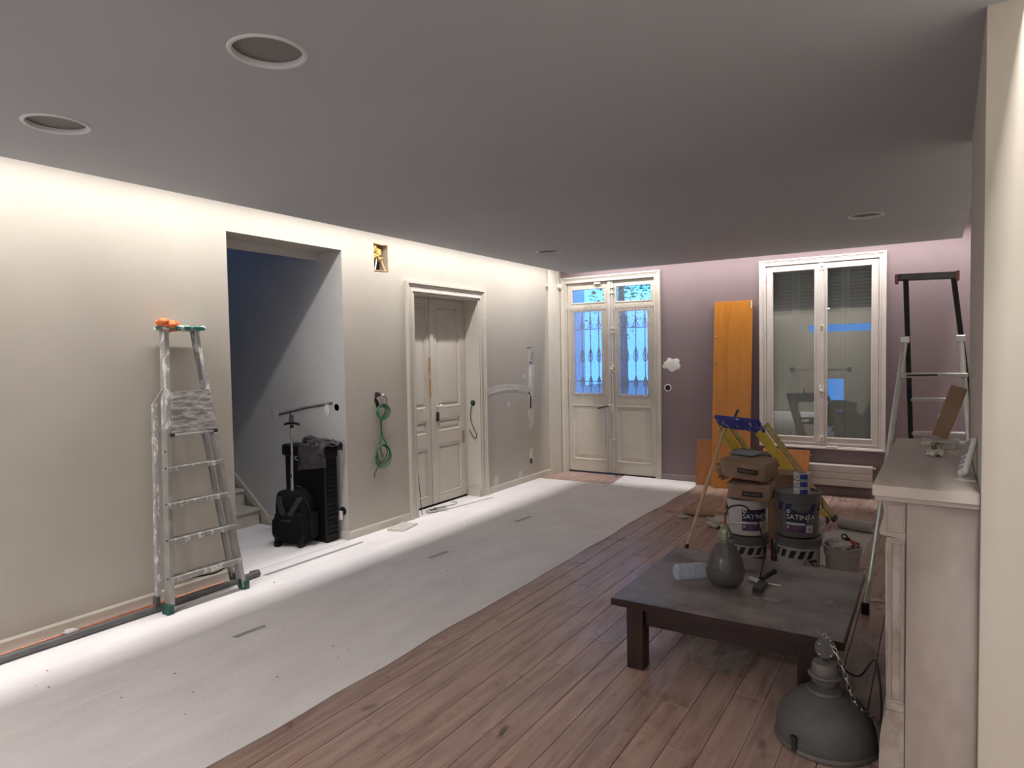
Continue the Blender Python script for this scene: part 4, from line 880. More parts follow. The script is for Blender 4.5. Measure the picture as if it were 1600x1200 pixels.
def jk(a, v):
    # cloth folded over the corner of the case: an arc from the front over the top to the wall side
    s = a; y0 = 3.775 + .17 * min(1, max(0, (s - .35) / .45)); z0 = (.66 + .175 * min(1, s / .35)) if s < .35 else (.835 + .02 * math.sin(s * 9) if s < .8 else .835 - .3 * (s - .8))
    x_ = -.345 + .345 * v; nz = noise.noise(Vector((s * 6, v * 7, 2))) * .035 + noise.noise(Vector((s * 15, v * 15, 8))) * .014
    drop = .06 * abs(v - .45) if s < .35 else 0
    return (x_ + nz * .5, y0 - (.02 + abs(nz)) * (1 if s < .35 else .3), z0 - drop * 0 + (abs(nz) if s >= .3 else nz * .4) + (.05 * (1 - v) * -1 if s < .2 else 0))
q.grid(jk, 30, 30)
q.blob((-.20, 3.85, .850), (.17, .075, .030), 6, .55, 3, 3, .818); q.blob((-.30, 3.85, .865), (.06, .05, .03), 9, .6, 3, 3, .818)
q.build('folded_jacket', 'grey_jacket', None, 60, 'dark grey jacket draped over the top of the tall black case', 'jacket', fix=False)
# loose things along the left wall
q = MB(); q.prism([(.085, 4.36), (.245, 4.40), (.190, 4.655), (.030, 4.630)], .0055, .020); q.build('plaster_tile', 'old_white', None, None, 'flat off-white plaster slab lying by the skirting before the door casing', 'slab')
q = MB(); q.tube([(-.022, 4.968, .003), (-.012, 4.93, .25), (.012, 4.868, .58), (.016, 4.855, .68)], .0035, 7); q.build('metal_rod', 'dark_iron', None, 50, 'thin bent metal rod leaning beside the panelled door', 'rod')
t = empty('level_tool', (.02, 5.14, .005), 0, 'small grey metal tool lying at the foot of the panelled door', 'tool')
q = MB(); q.obox((.015, 5.15, .021), (.32, .95, 0), (-.95, .32, 0), (0, 0, 1), .115, .022, .014, .004); q.build('tool_body', 'alu', t)
q = MB(); q.obox((.012, 5.10, .036), (.32, .95, 0), (-.95, .32, 0), (0, 0, 1), .04, .023, .003); q.build('tool_cover', 'dark_grey_plastic', t)
q = MB(); q.obox((.060, 5.245, .020), (.32, .95, 0), (-.95, .32, 0), (0, 0, 1), .018, .023, .015, .004); q.build('tool_end', 'white_plastic', t)
q = MB(); q.tube(smoothpts([(-.10, 5.24, .0075), (-.06, 5.35, .0075), (-.02, 5.5, .0075), (-.06, 5.58, .0075), (-.12, 5.56, .0075)], 8), .0028, 6); q.build('thin_chain', 'dark_iron', None, 50, 'thin beaded chain lying in the panelled door recess', 'chain')

# ------------------------------------------------------------------ coffee table and the things on it
TZ = .350; TX0, TX1, TY0, TY1 = 2.874, 3.908, 2.980, 3.970
t = empty('coffee_table', (3.391, 3.475, 0), 0, 'low square dark wooden coffee table with dusty top', 'table')
q = MB(); q.box(TX0, TY0, TZ - .036, TX1, TY1, TZ, .003); q.build('tabletop', 'table_dusty', t)
q = MB(); q.box(TX0 - .0015, TY0 - .0015, TZ - .036, TX1 + .0015, TY0 + .004, TZ - .002); q.box(TX1 - .004, TY0, TZ - .036, TX1 + .0015, TY1, TZ - .002); q.box(TX0 - .0015, TY0, TZ - .036, TX0 + .004, TY1, TZ - .002); q.build('edge_band', 'table_wood', t)
for sx in (0, 1):
    for sy in (0, 1):
        x_ = TX0 + .066 if sx == 0 else TX1 - .186; y_ = TY0 + (.032 if sx == 0 else .050) if sy == 0 else TY1 - .145
        q = MB(); q.box(x_, y_, .001, x_ + .085, y_ + .085, TZ - .036, .003); q.build('leg', 'table_leg', t)
q = MB(); q.box(TX0 + .150, TY0 + .060, TZ - .036 - .095, TX1 - .185, TY0 + .085, TZ - .036); q.build('apron', 'table_wood', t)
q = MB(); q.box(TX0 + .150, TY1 - .093, TZ - .131, TX1 - .165, TY1 - .068, TZ - .036); q.build('apron', 'table_wood', t)
q = MB(); q.box(TX0 + .076, TY0 + .117, TZ - .131, TX0 + .101, TY1 - .145, TZ - .036); q.build('apron', 'table_wood', t)
q = MB(); q.box(TX1 - .120, TY0 + .117, TZ - .131, TX1 - .095, TY1 - .145, TZ - .036); q.build('apron', 'table_wood', t)
# teardrop lamp
LX, LY = 3.312, 3.430
t = empty('glass_pendant', (LX, LY, TZ), 0, 'teardrop smoked glass pendant lamp standing on the coffee table', 'lamp')
q = MB(); q.lathe([(0, .001), (.050, .001), (.072, .010), (.090, .040), (.0965, .075), (.092, .115), (.075, .165), (.052, .205), (.036, .228), (.033, .236)], (LX, LY, TZ), 40); q.build('glass_shade', 'smoked_glass', t, 60)
q = MB(); q.lathe([(.036, .228), (.036, .234), (.028, .236), (.028, .290), (.024, .296), (.014, .312), (.006, .318), (0, .318)], (LX, LY, TZ), 24)
for i in range(10):
    a = i * math.pi / 5; q.box(LX + .028 * math.cos(a) - .003, LY + .028 * math.sin(a) - .003, TZ + .24, LX + .028 * math.cos(a) + .003, LY + .028 * math.sin(a) + .003, TZ + .285)
q.build('metal_cap', 'brass_dark', t, 40)
q = MB(); q.cyl((LX, LY, TZ + .316), (LX, LY, TZ + .345), .007, 10); q.build('cord_grip', 'red_tool', t, 40)
q = MB(); q.cyl((LX + .022, LY - .022, TZ + .25), (LX + .05, LY - .05, TZ + .268), .003, 6); q.build('set_screw', 'dark_iron', t)
q = MB(); q.cyl((LX, LY, TZ + .13), (LX, LY, TZ + .23), .014, 12); q.lathe([(0, -.05), (.02, -.045), (.028, -.02), (.022, .01), (.013, .03)], (LX, LY, TZ + .115), 16); q.build('bulb', 'old_white', t, 50)
q = MB(); q.tube(smoothpts([(LX, LY, TZ + .34), (LX + .002, LY + .01, TZ + .375), (LX + .025, LY + .04, TZ + .405), (LX + .075, LY + .09, TZ + .40), (LX + .12, LY + .13, TZ + .34), (LX + .145, LY + .16, TZ + .25), (LX + .155, LY + .175, TZ + .13), (LX + .138, LY + .175, TZ + .03), (LX + .138, LY + .170, TZ + .006), (LX + .152, LY + .160, TZ + .005)], 8), .0042, 7); q.build('cable', 'cable_black', t, 60)
# water bottle
q = MB(); a = Vector((3.066, 3.372, TZ + .0435)); dr = Vector((.74, .67, 0)).normalized()
pr = [(0, .004), (.030, 0), (.040, .006)]
for i in range(7): pr += [(.0428, .018 + i * .017), (.0428, .022 + i * .017), (.0375, .0265 + i * .017), (.0375, .0300 + i * .017)]
pr += [(.0425, .142), (.040, .160), (.028, .190), (.015, .212), (.0145, .232)]
q.lathe(pr, a, 24, dr); t = empty('water_bottle', (a.x, a.y, TZ), 0, 'clear ribbed plastic water bottle lying on the dusty coffee table', 'bottle'); q.build('bottle_body', 'bottle_plastic', t, 50)
q = MB(); q.lathe([(.0, .252), (.0165, .252), (.0165, .232), (.0, .232)], a, 18, dr); q.build('bottle_cap', 'label_blue', t, 40)
# black holder and white connector
t = empty('cutter_tool', (3.485, 3.588, TZ), 0, 'small black and white hand tool lying beside the glass pendant', 'tool')
q = MB(); q.tube(smoothpts([(3.463, 3.553, TZ + .020), (3.480, 3.598, TZ + .026), (3.510, 3.658, TZ + .040)], 5), [.014] * 11, 10); q.build('grip', 'cable_black', t, 50)
q = MB(); q.bar((3.400, 3.568, TZ + .012), (3.467, 3.523, TZ + .013), .024, .016, (0, 0, 1), .003); q.build('white_block', 'white_plastic', t)
q = MB(); q.cyl((3.450, 3.540, TZ + .008), (3.560, 3.546, TZ + .006), .0032, 8); q.build('spike', 'alu', t)
q = MB(); q.box(3.453, 3.533, TZ + .001, 3.500, 3.395, TZ + .022, .003); q.build('clip', 'cable_black', t)
# plastic bag under the table
q = MB(); q.blob((3.31, 3.26, .055), (.135, .14, .060), 5, .45, 2.2, 4, .003, .5); q.blob((3.20, 3.26, .09), (.025, .025, .03), 8, .6, 3, 3); q.build('plastic_bag', 'film_plastic', None, 180, 'crumpled clear plastic bag on the planks under the coffee table', 'bag')

# ------------------------------------------------------------------ industrial pendant on the floor
PX, PY = 3.856, 2.838
t = empty('industrial_pendant', (PX, PY, 0), 0, 'large grey enamel industrial pendant lamp standing on the floor by mantelpiece', 'lamp')
def L_(q, prof): return q.lathe(prof, (PX, PY, 0), 48)
L_(MB(), [(.180, .014), (.184, .022), (.184, .042), (.179, .078), (.165, .116), (.142, .150), (.110, .178), (.074, .197), (.040, .206)]).build('shade', 'enamel_grey', t, 60)
L_(MB(), [(.172, .002), (.186, .002), (.189, .008), (.189, .016), (.184, .022), (.172, .018)]).build('rim', 'cast_grey', t, 50)
L_(MB(), [(.066, .196), (.070, .202), (.064, .212), (.042, .217), (.034, .219)]).build('collar', 'enamel_grey', t, 40)
L_(MB(), [(.032, .214), (.038, .226), (.048, .236), (.050, .254), (.060, .258), (.064, .265), (.060, .271), (.050, .273), (.050, .304), (.044, .316), (.020, .321), (0, .322)]).build('gear_housing', 'cast_grey', t, 40)
q = MB(); q.cyl((PX, PY, .319), (PX, PY, .338), .011, 12); q.build('stem', 'dark_iron', t, 40)
dcam = Vector((CX - PX, -PY, 0)).normalized()
pc = Vector((PX, PY, .370))
q = MB(); q.lathe([(0, -.016), (.034, -.016), (.038, -.012), (.038, .012), (.034, .016), (0, .016)], pc, 28, dcam); q.build('junction_box', 'enamel_grey', t, 40)
xs_, ys_ = frame_z(dcam)
for sx, sy in ((1, 1), (1, -1), (-1, 1), (-1, -1)):
    p = pc + dcam * .0165 + xs_ * .021 * sx + ys_ * .021 * sy; q = MB(); q.lathe([(0, .002), (.0035, .001), (.0035, -.001)], p, 8, dcam); q.build('screw', 'chrome', t)
q = MB(); a_ = math.radians(-118); r_ = Vector((math.cos(a_), math.sin(a_), 0)); tt = Vector((-r_.y, r_.x, 0)); p = Vector((PX, PY, 0)) + r_ * .187
q.obox(p + Vector((0, 0, .040)), tt, r_, (0, 0, 1), .011, .005, .032, .002); q.obox(p + Vector((0, 0, .066)) + r_ * .004, tt, r_, (0, 0, 1), .014, .008, .006, .002); q.build('clip', 'dark_iron', t)
# chain links
pts = smoothpts([pc + Vector((-.002, 0, .052)), pc + Vector((.030, -.03, .030)), pc + Vector((.07, -.035, -.06)), pc + Vector((.10, -.03, -.16)), (3.985, 2.83, .160), (4.035, 2.90, .095), (4.050, 2.96, .045)], 30)
acc = 0; last = pts[0]; k = 0; step = .022; ch = []
for p0, p1 in zip(pts[:-1], pts[1:]):
    acc += (p1 - p0).length
    if acc >= step: ch.append((p1, (p1 - last).normalized())); last = p1; acc = 0
for i, (p, d) in enumerate(ch):
    x_, y_ = frame_z(d); n_ = x_ if i % 2 else y_
    loop = [p + d * .0155 * math.cos(a) + n_ * .0075 * math.sin(a) for a in [j * math.pi / 7 for j in range(14)]]
    q = MB(); q.tube(loop, .0021, 6, True); q.build('chain_link', 'chrome', t, 60)
q = MB(); q.tube([pc + Vector((0, 0, .040)) + xs_ * .011 * math.cos(a) + Vector((0, 0, .011 * math.sin(a) + .008)) for a in [j * math.pi / 8 for j in range(16)]], .0025, 6, True); q.build('hook', 'chrome', t, 60)
q = MB(); q.tube(smoothpts([pc + Vector((.02, .02, -.05)), (PX + .09, PY + .06, .26), (PX + .12, PY + .13, .24), (PX + .16, PY + .15, .30), (PX + .180, PY + .13, .25), (PX + .190, PY + .11, .15), (PX + .192, PY + .10, .06), (PX + .190, PY + .16, .006)], 8), .004, 7); q.build('cable', 'cable_black', t, 60)

# ------------------------------------------------------------------ paint buckets
def cyl_patch(c, r0, r1, z0, z1, zA, zB, a0, a1, eps=.0008, n=16, skew=0):
    # patch on a cone frustum with radius r0 at z0 and r1 at z1, between zA and zB and angles a0..a1
    q = MB(); R = lambda z: r0 + (r1 - r0) * (z - z0) / (z1 - z0) + eps
    def f(u, v):
        z = zA + (zB - zA) * v; a = a0 + (a1 - a0) * u + skew * v; return (c[0] + R(z) * math.cos(a), c[1] + R(z) * math.sin(a), z)
    return q.grid(f, n, 2)
def cyl_text(txt, size, c, r0, r1, z0, z1, ac, zb, eps=.0018, align='CENTER'):
    vs, fs = text_polys(txt, size, align); R = lambda z: r0 + (r1 - r0) * (z - z0) / (z1 - z0) + eps; out = []
    for v in vs:
        z = zb + v.y; a = ac + v.x / R(z); out.append((c[0] + R(z) * math.cos(a), c[1] + R(z) * math.sin(a), z))
    return MB().mesh(out, fs)
def bucket(name, label, c, z0, r0, r1, h, body, lid, handle_z=.80, open_top=False):
    t = empty(name, (c[0], c[1], z0), 0, label, 'bucket', 'paint buckets'); z1 = z0 + h
    q = MB(); q.lathe([(0, z0 + .001), (r0 - .006, z0 + .001), (r0, z0 + .006), (r1, z1 - .02), (r1, z1 - .004), (r1 - .006, z1 - .004), (r0 - .008, z0 + .012), (0, z0 + .012)], (c[0], c[1], 0), 48); q.build('bucket_body', body, t, 40)
    q = MB(); q.lathe([(r1 - .002, z1 - .062), (r1 + .006, z1 - .060), (r1 + .007, z1 - .048), (r1 + .004, z1 - .044), (r1 + .010, z1 - .012), (r1 + .012, z1 - .002), (r1 + .006, z1), (r1 - .006, z1 - .002), (r1 - .010, z1 - .012)] + ([(0, z1 - .012)] if lid else [(r1 - .008, z1 - .04)]), (c[0], c[1], 0), 48)
    q.build('lid' if lid else 'rim', 'bucket_grey' if lid else body, t, 40)
    return t, (r0, r1, z0, z1)
def cam_angle(c): return math.atan2(-c[1], CX - c[0])
def satinea_label(t, c, g, off, scale=1.0):
    a = cam_angle(c) + off; r0, r1, z0, z1 = g; zz = z0 + .03; w = .094 * scale / r1
    lp = cyl_patch(c, r0, r1, z0, z1, zz + .075, zz + .160, a - w, a + w).build('label_panel', 'label_navy', t, 60, fix=False)
    cyl_patch(c, r0, r1, z0, z1, zz + .058, zz + .074, a - w, a + w * .35).build('label_strip', 'label_silver', t, 60, fix=False)
    lb = cyl_patch(c, r0, r1, z0, z1, zz + .010, zz + .057, a - w, a + w * .40); lb = lb.build('label_base', 'label_purple', t, 60, fix=False)
    cyl_patch(c, r0, r1, z0, z1, zz + .010, zz + .060, a + w * .42, a + w * .98).build('label_barcode_field', 'label_silver', t, 60, fix=False)
    cyl_patch(c, r0, r1, z0, z1, zz + .022, zz + .040, a + w * .62, a + w * .82, .0014).build('label_barcode', 'letter_grey', t, 60, fix=False)
    cyl_text('SATINÉA', .048 * scale, c, r0, r1, z0, z1, a + .05, zz + .096).build('lettering', 'letter_white', lp, fix=False)
    for du, zc, rr in ((-.80, .148, .012), (-.82, .042, .009), (.55, .086, .006), (.82, .086, .006)):
        q = MB(); R_ = r0 + (r1 - r0) * .5 + .003; aa = a + du * w; q.lathe([(rr * .55, .0), (rr, .0)], (c[0] + R_ * math.cos(aa), c[1] + R_ * math.sin(aa), zz + zc), 14, (math.cos(aa), math.sin(aa), 0)); q.build('emblem', 'letter_white', lp if zc > .06 else lb)
    for k in range(3):
        cyl_patch(c, r0, r1, z0, z1, zz + .044 - k * .011, zz + .047 - k * .011, a - w * .55, a + w * (.2 - .15 * k), .0014).build('small_print', 'letter_grey', lb, 60, fix=False)
def hazard(t, c, g, a0s, z0o, z1o, m, wid=.13, skew=.09):
    r0, r1, z0, z1 = g
    for a in a0s: cyl_patch(c, r0, r1, z0, z1, z1 - z0o, z1 - z1o, a, a + wid, .001, 6, skew).build('stripe', m, t, 60, fix=False)
cB, cA = (3.440, 4.820), (3.098, 4.850); HB = .302
t, g = bucket('paint_bucket', 'pale paint bucket with black stripes under the dark grey lidded bucket', cB, .001, .128, .142, HB, 'bucket_dull', True)
aB = cam_angle(cB); hazard(t, cB, g, [aB + k for k in (-1.35, -.92, -.48, -.04, .38)], .135, .082, 'stripe_black', .25, .16)
cyl_patch(cB, *g[:2], g[2], g[3], .06, .16, aB + .30, aB + 1.0).build('label_panel', 'stripe_black', t, 60, fix=False)
cyl_text('MON', .042, cB, *g[:2], g[2], g[3], aB + .72, .115).build('lettering', 'letter_white', t, fix=False)
q = MB(); aa = aB + .40; q.lathe([(.006, 0), (.011, 0)], (cB[0] + .138 * math.cos(aa), cB[1] + .138 * math.sin(aa), .148), 14, (math.cos(aa), math.sin(aa), 0)); q.build('emblem', 'letter_white', t)
q = MB(); q.tube(smoothpts([(cB[0] + .152 * math.cos(aB + k), cB[1] + .152 * math.sin(aB + k), z) for k, z in ((-1.5, .25), (-1.2, .20), (-.8, .225), (-.55, .265))], 5), .003, 6); q.build('bail_handle', 'chrome', t, 60)
t, g = bucket('paint_bucket', 'dark grey lidded paint bucket carrying the tape rolls', cB, HB + .002, .126, .136, HB, 'bucket_grey', True)
satinea_label(t, cB, g, .08); hazard(t, cB, g, [aB + k for k in (-1.2, -.72, .50, 1.0)], .125, .072, 'stripe_navy', .32, .14)
cyl_text('Guittet', .026, cB, *g[:2], g[2], g[3], aB + .20, g[3] - .125).build('brand_lettering', 'letter_grey', t, fix=False)
q = MB(); q.tube(smoothpts([(cB[0] + .150 * math.cos(aB + k), cB[1] + .150 * math.sin(aB + k), z) for k, z in ((-1.65, .55), (-1.5, .50), (-1.25, .475))], 5), .003, 6); q.tube(smoothpts([(cB[0] + .150 * math.cos(aB + k), cB[1] + .150 * math.sin(aB + k), z) for k, z in ((1.65, .56), (1.5, .51), (1.35, .49))], 5), .003, 6); q.build('bail_handle', 'dark_iron', t, 60)
t, g = bucket('paint_bucket', 'pale paint bucket with black stripes under the plaster bags stack', cA, .001, .122, .136, .262, 'bucket_dull', True)
aA = cam_angle(cA); hazard(t, cA, g, [aA + k for k in (-.95, -.5, -.05, .40, .85)], .125, .075, 'stripe_black', .27, .16)
cyl_patch(cA, *g[:2], g[2], g[3], .03, .12, aA + .05, aA + .95).build('label_panel', 'stripe_black', t, 60, fix=False)
cyl_text('MON', .042, cA, *g[:2], g[2], g[3], aA + .55, .075).build('lettering', 'letter_white', t, fix=False)
t, g = bucket('paint_bucket', 'white paint bucket under the two brown plaster bags', cA, .264, .122, .132, .255, 'bucket_white', False)
satinea_label(t, cA, g, .42)
q = MB(); q.tube([(cA[0] + .140 * math.cos(aA + k), cA[1] + .140 * math.sin(aA + k), .345 + .02 * math.cos(k * 2)) for k in [-1.6 + i * .12 for i in range(18)]], .0035, 6); q.build('bail_handle', 'chrome', t, 60)
q = MB(); q.blob((cA[0] - .13, cA[1] - .02, .45), (.012, .03, .03), 3, .4); q.build('paint_drip', 'dark_iron', t)
# white bucket with rags
cW = (3.700, 4.93)
t, g = bucket('rag_bucket', 'plain white bucket stuffed with rags beside the paint buckets', cW, .001, .098, .110, .235, 'bucket_dull', False); t['group'] = 'buckets behind the table'
q = MB(); q.blob((cW[0], cW[1], .222), (.088, .088, .055), 20, .45, 3.2, 4, .19); q.build('rag', 'rag_white', None, 60, 'crumpled off-white rag stuffed in the plain white bucket', 'rag')
q = MB(); q.blob((cW[0] + .010, cW[1] - .100, .262), (.050, .032, .026), 23, .6, 3, 3); q.build('rag', 'rag_white', None, 60, 'small twisted rag hanging over the rim of the white bucket', 'rag')
t = empty('pliers', (3.770, 4.91, 0.270), 0, 'dark pliers with red handle lying on the rags', 'tool')
q = MB(); q.tube(smoothpts([(3.707, 4.88, 0.290), (3.703, 4.88, 0.312), (3.720, 4.88, 0.322), (3.733, 4.88, 0.312), (3.735, 4.88, 0.296)], 4), .005, 7); q.blob((3.735, 4.88, 0.292), (.022, .012, .012), 3, .3); q.build('jaw', 'cable_black', t, 50)
q = MB(); q.tube([(3.735, 4.88, 0.292), (3.780, 4.87, 0.278), (3.810, 4.87, 0.270)], .007, 8); q.blob((3.763, 4.86, 0.262), (.020, .014, .022), 5, .3); q.build('handle', 'red_tool', t, 50)
# dark box between the stacks
t = empty('tool_box', (3.27, 4.98, 0), 0, 'dark box standing between the two bucket stacks', 'box')
q = MB(); q.box(3.245, 4.90, .001, 3.285, 5.14, .215, .004); q.build('box_body', 'dark_box', t)
q = MB(); q.box(3.243, 4.898, .216, 3.287, 5.142, .226, .003); q.build('box_lid', 'red_tool', t)
# bags of filler
def filler_bag(name, label, c, h, rz, tilt, seed, txt, tz):
    t = empty(name, c, 0, label, 'bag', 'bags of filler on the bucket'); t.rotation_euler = (0, tilt, rz)
    sbox((0, 0, 0), h, .22, 52, 28, seed, .10).build('bag_body', 'paper_brown', t, 60, local=True)
    yf = -h[1] - .010
    q = MB(); q.box(-.058 + tz[0], yf - .004, -.014 + tz[1], .072 + tz[0], yf + .010, .018 + tz[1]); pb = q.build('print_block', 'stripe_black', t, local=True)
    vs, fs = text_polys(txt, .023); q = MB().mesh([(v.x * .82 + .007 + tz[0], yf - .0052, v.y - .006 + tz[1]) for v in vs], fs); q.build('lettering', 'letter_tan', pb, local=True, fix=False)
    for k in range(2):
        q = MB(); q.box(-.05 + tz[0], yf - .002, -.026 - .008 * k + tz[1], .055 + tz[0], yf + .012, -.0235 - .008 * k + tz[1]); q.build('small_print', 'cardboard', t, local=True)
    return t
tA = filler_bag('filler_bag', 'brown paper filler bag resting flat on the white bucket', (3.125, 4.885, .581), (.150, .185, .058), math.radians(4), 0, 3, 'PRESTONETT', (.02, -.012))
tB = filler_bag('filler_bag', 'bulging brown paper filler bag lying on top of another bag', (3.105, 4.885, .730), (.160, .190, .068), math.radians(-2), math.radians(5), 9, 'PRESTONETT', (.03, .0))
vs, fs = text_polys('PRESTONETT', .020); q = MB().mesh([(v.x * .9 + .035, -.13 + v.y * .8, .073) for v in vs], fs); q.build('lettering', 'stripe_black', tB, local=True, fix=False)
q = MB(); q.blob((-.150, -.10, -.03), (.05, .05, .07), 4, .5, 3, 3); q.build('folded_flap', 'paper_brown', tB, 60, local=True)
q = MB(); q.blob((-.155, -.02, -.02), (.03, .06, .05), 7, .5, 3, 3); q.build('printed_end', 'label_silver', tB, 60, local=True)
q = MB(); q.mesh([(2.955, 4.90, .813), (3.13, 4.86, .808), (3.17, 5.10, .808), (2.97, 5.10, .813), (2.955, 4.90, .819), (3.13, 4.86, .814), (3.17, 5.10, .814), (2.97, 5.10, .819)], [(0, 3, 2, 1), (4, 5, 6, 7), (0, 1, 5, 4), (1, 2, 6, 5), (2, 3, 7, 6), (3, 0, 4, 7)]); q.build('plastic_sheet', 'blue_plastic_sheet', None, None, 'flat blue grey plastic sheet lying on the top filler bag', 'sheet')
# tape rolls on the grey bucket
for k in range(3):
    z = HB + .002 + HB - .011 + k * .050
    t = empty('tape_roll', (3.475, 4.735, z), 0, ['white and blue tape roll at the bottom of the stack on the grey bucket', 'white and blue tape roll in the middle of the stack of three', 'white and blue tape roll on top of the stack of three'][k], 'tape roll', 'tape rolls on the grey bucket')
    q = MB(); q.lathe([(.036, .002), (.050, .002), (.052, .005), (.052, .045), (.050, .048), (.036, .048), (.036, .002)], (3.475, 4.735, z), 32); q.build('roll', 'bucket_white', t, 40)
    cc = (3.475, 4.735); a_ = cam_angle(cc); cyl_patch(cc, .052, .052, 0, 1, z + .008, z + .042, a_ - .25, a_ + .75, .0006).build('label_panel', 'label_blue', t, 60, fix=False)
    cyl_patch(cc, .052, .052, 0, 1, z + .022, z + .030, a_ - .62, a_ - .45, .0006).build('logo', 'stripe_black', t, 60, fix=False)
    q = MB(); q.lathe([(.034, .003), (.036, .003), (.036, .047), (.034, .047), (.034, .003)], (3.475, 4.735, z), 24); q.build('core', 'cardboard', t, 40)

# ------------------------------------------------------------------ yellow ladder leaning behind the bags
t = empty('yellow_ladder', (3.2, 6.6, 0), 0, 'folded yellow fibreglass stepladder with blue top behind the filler bags', 'stepladder')
capL, capR = Vector((2.545, 6.135, .905)), Vector((2.985, 5.855, .905)); cv = (capR - capL).normalized()
down = Vector((.44, .63, -.92)); dn = down.normalized(); out = dn.cross(cv).normalized()
if out.z < 0: out = -out
for nm_, base, spread in (('front_rail', capR + Vector((-.02, .01, -.03)), .05), ('front_rail', capL + Vector((.03, -.02, -.03)), -.05)):
    a = base; c = base + down * (.842 / .92) + cv * spread
    q = MB(); q.bar(a, c, .022, .078, out, .003); rl_ = q.build(nm_, 'yellow_fibre', t)
    q = MB(); q.bar(a - cv * .0112, c - cv * .0112, .0012, .006, out); q.build('rail_groove', 'dark_box', rl_)
    q = MB(); q.bar(a + out * -.034 - cv * .013, c + out * -.034 - cv * .013, .012, .006, out); q.build('rail_edge', 'yellow_dirty', t)
    a2 = a + out * .085 + cv * .012; c2 = a2 + down * (.875 / .92) + cv * spread
    q = MB(); q.bar(a2, c2, .020, .052, out, .003); q.build('rear_rail', 'yellow_dirty', t)
    q = MB(); q.obox(c + Vector((0, 0, -.0)), cv, out, dn, .016, .040, .030, .004); q.build('rubber_foot', 'dark_grey_plastic', t)
    q = MB(); q.obox(c2, cv, out, dn, .014, .030, .026, .004); q.build('rubber_foot', 'dark_grey_plastic', t)
    for k in (.30, .36):
        q = MB(); p = a + down * k; q.obox(p + out * -.02, cv, out, dn, .016, .075, .016, .008); q.build('hinge_bracket', 'dark_grey_plastic', t)
    for k in (.35, .5, .62, .74, .86):
        q = MB(); p = a + down * k - cv * .0125; q.obox(p, cv, dn, out, .002, .012, .004); q.build('rivet', 'dark_iron', rl_)
q = MB(); m_ = (capL + capR) / 2; cu_ = Vector((0, 0, 1)); fw_ = cv.cross(Vector((0, 0, 1)))
tl = (Vector((0, 0, .80)) + Vector((.33, -.5, 0)) * .0 + fw_ * .6).normalized(); q.obox(m_ + Vector((0, 0, .015)), cv, tl, cv.cross(tl), .262, .068, .016, .006); q.build('blue_top', 'blue_splash', t, label='blue top tray spattered with white paint')
for k in (.33, .62):
    a = capL + down * k + cv * .03; c = capR + down * k - cv * .03; q = MB(); q.bar(a, c, .08, .022, (0, 0, 1), .003); q.build('step', 'dark_grey_plastic' if k < .5 else 'yellow_dirty', t)
q = MB(); a = capL + down * .26 + cv * .06 - out * .02; c = capR + down * .26 - cv * .03 - out * .02; q.bar(a, c, .13, .018, (0, 0, 1), .003); q.build('platform', 'dark_grey_plastic', t)
q = MB(); p = capL + cv * .19; q.bar(p + Vector((0, 0, .03)), p + Vector((.045, -.0, .135)), .020, .010, (0, 1, 0)); q.build('locking_catch', 'ladder_black', t)
# broom stick
t = empty('broom_stick', (2.57, 5.105, 0), 0, 'pale wooden broom stick leaning on the blue ladder top', 'stick')
a, c = Vector((2.570, 5.105, .004)), Vector((2.640, 6.005, .868))
q = MB(); q.cyl(a, c, .0135, 14); q.build('stick', 'stick_wood', t, 40)
q = MB(); dd = (c - a).normalized(); q.cyl(a, a + dd * .035, .0150, 14); q.build('end_cap', 'cable_black', t, 40)
# cardboard tube, cloth and paper on the floor
t = empty('cardboard_tube', (2.42, 6.23, 0), 0, 'brown cardboard tube lying on the planks behind the broom stick', 'tube')
q = MB(); q.cyl((2.20, 6.20, .030), (2.95, 6.34, .030), .029, 18); q.build('tube', 'cardboard', t, 40)
q = MB(); q.cyl((2.1985, 6.1997, .030), (2.2005, 6.2001, .030), .024, 18); q.build('end', 'bare_wood', t, 40)
q = MB(); q.blob((2.235, 6.08, .012), (.05, .03, .014), 6, .6, 3, 3, .002); q.build('paper_scrap', 'rag_white', None, 50, 'small white scrap lying beside the cardboard tube', 'scrap')
q = MB(); q.blob((2.70, 5.95, .035), (.17, .14, .05), 12, .6, 2.4, 4, .003); q.build('drop_cloth', 'rag_white', None, 50, 'crumpled white cloth lying on the planks beside the bucket stack', 'cloth')
q = MB(); q.blob((3.22, 6.0, .10), (.22, .22, .13), 14, .4, 2.2, 4, .003); q.build('drop_cloth', 'rag_white', None, 50, 'heaped white cloth behind the paint bucket stacks', 'cloth')
q = MB(); q.prism([(3.36, 5.20), (3.755, 5.16), (3.81, 6.56), (3.56, 6.60), (3.52, 6.25), (3.36, 6.1)], .001, .003); q.build('paper_sheet', 'paper_white', None, None, 'white protective paper sheet unrolled on the planks', 'paper')
t = empty('paper_roll', (3.6, 6.5, 0), 0, 'white paper roll at the end of the unrolled sheet', 'roll')
q = MB(); q.lathe([(.012, 0), (.045, 0), (.048, .004), (.048, .276), (.045, .28), (.012, .28), (.012, 0)], (3.525, 6.36, .052), 24, (.965, -.26, 0)); q.build('roll', 'paper_white', t, 40)
t = empty('carton', (3.23, 5.5, 0), 0, 'pale cardboard carton standing behind the bucket stacks', 'box')
q = MB(); q.box(3.12, 5.42, .001, 3.34, 5.66, .60, .004); q.build('carton_body', 'paper_brown', t)
for z in (.38, .47):
    q = MB(); q.cyl((3.30, 5.419, z), (3.30, 5.417, z), .010, 10); q.build('round_mark', 'dark_box', t)

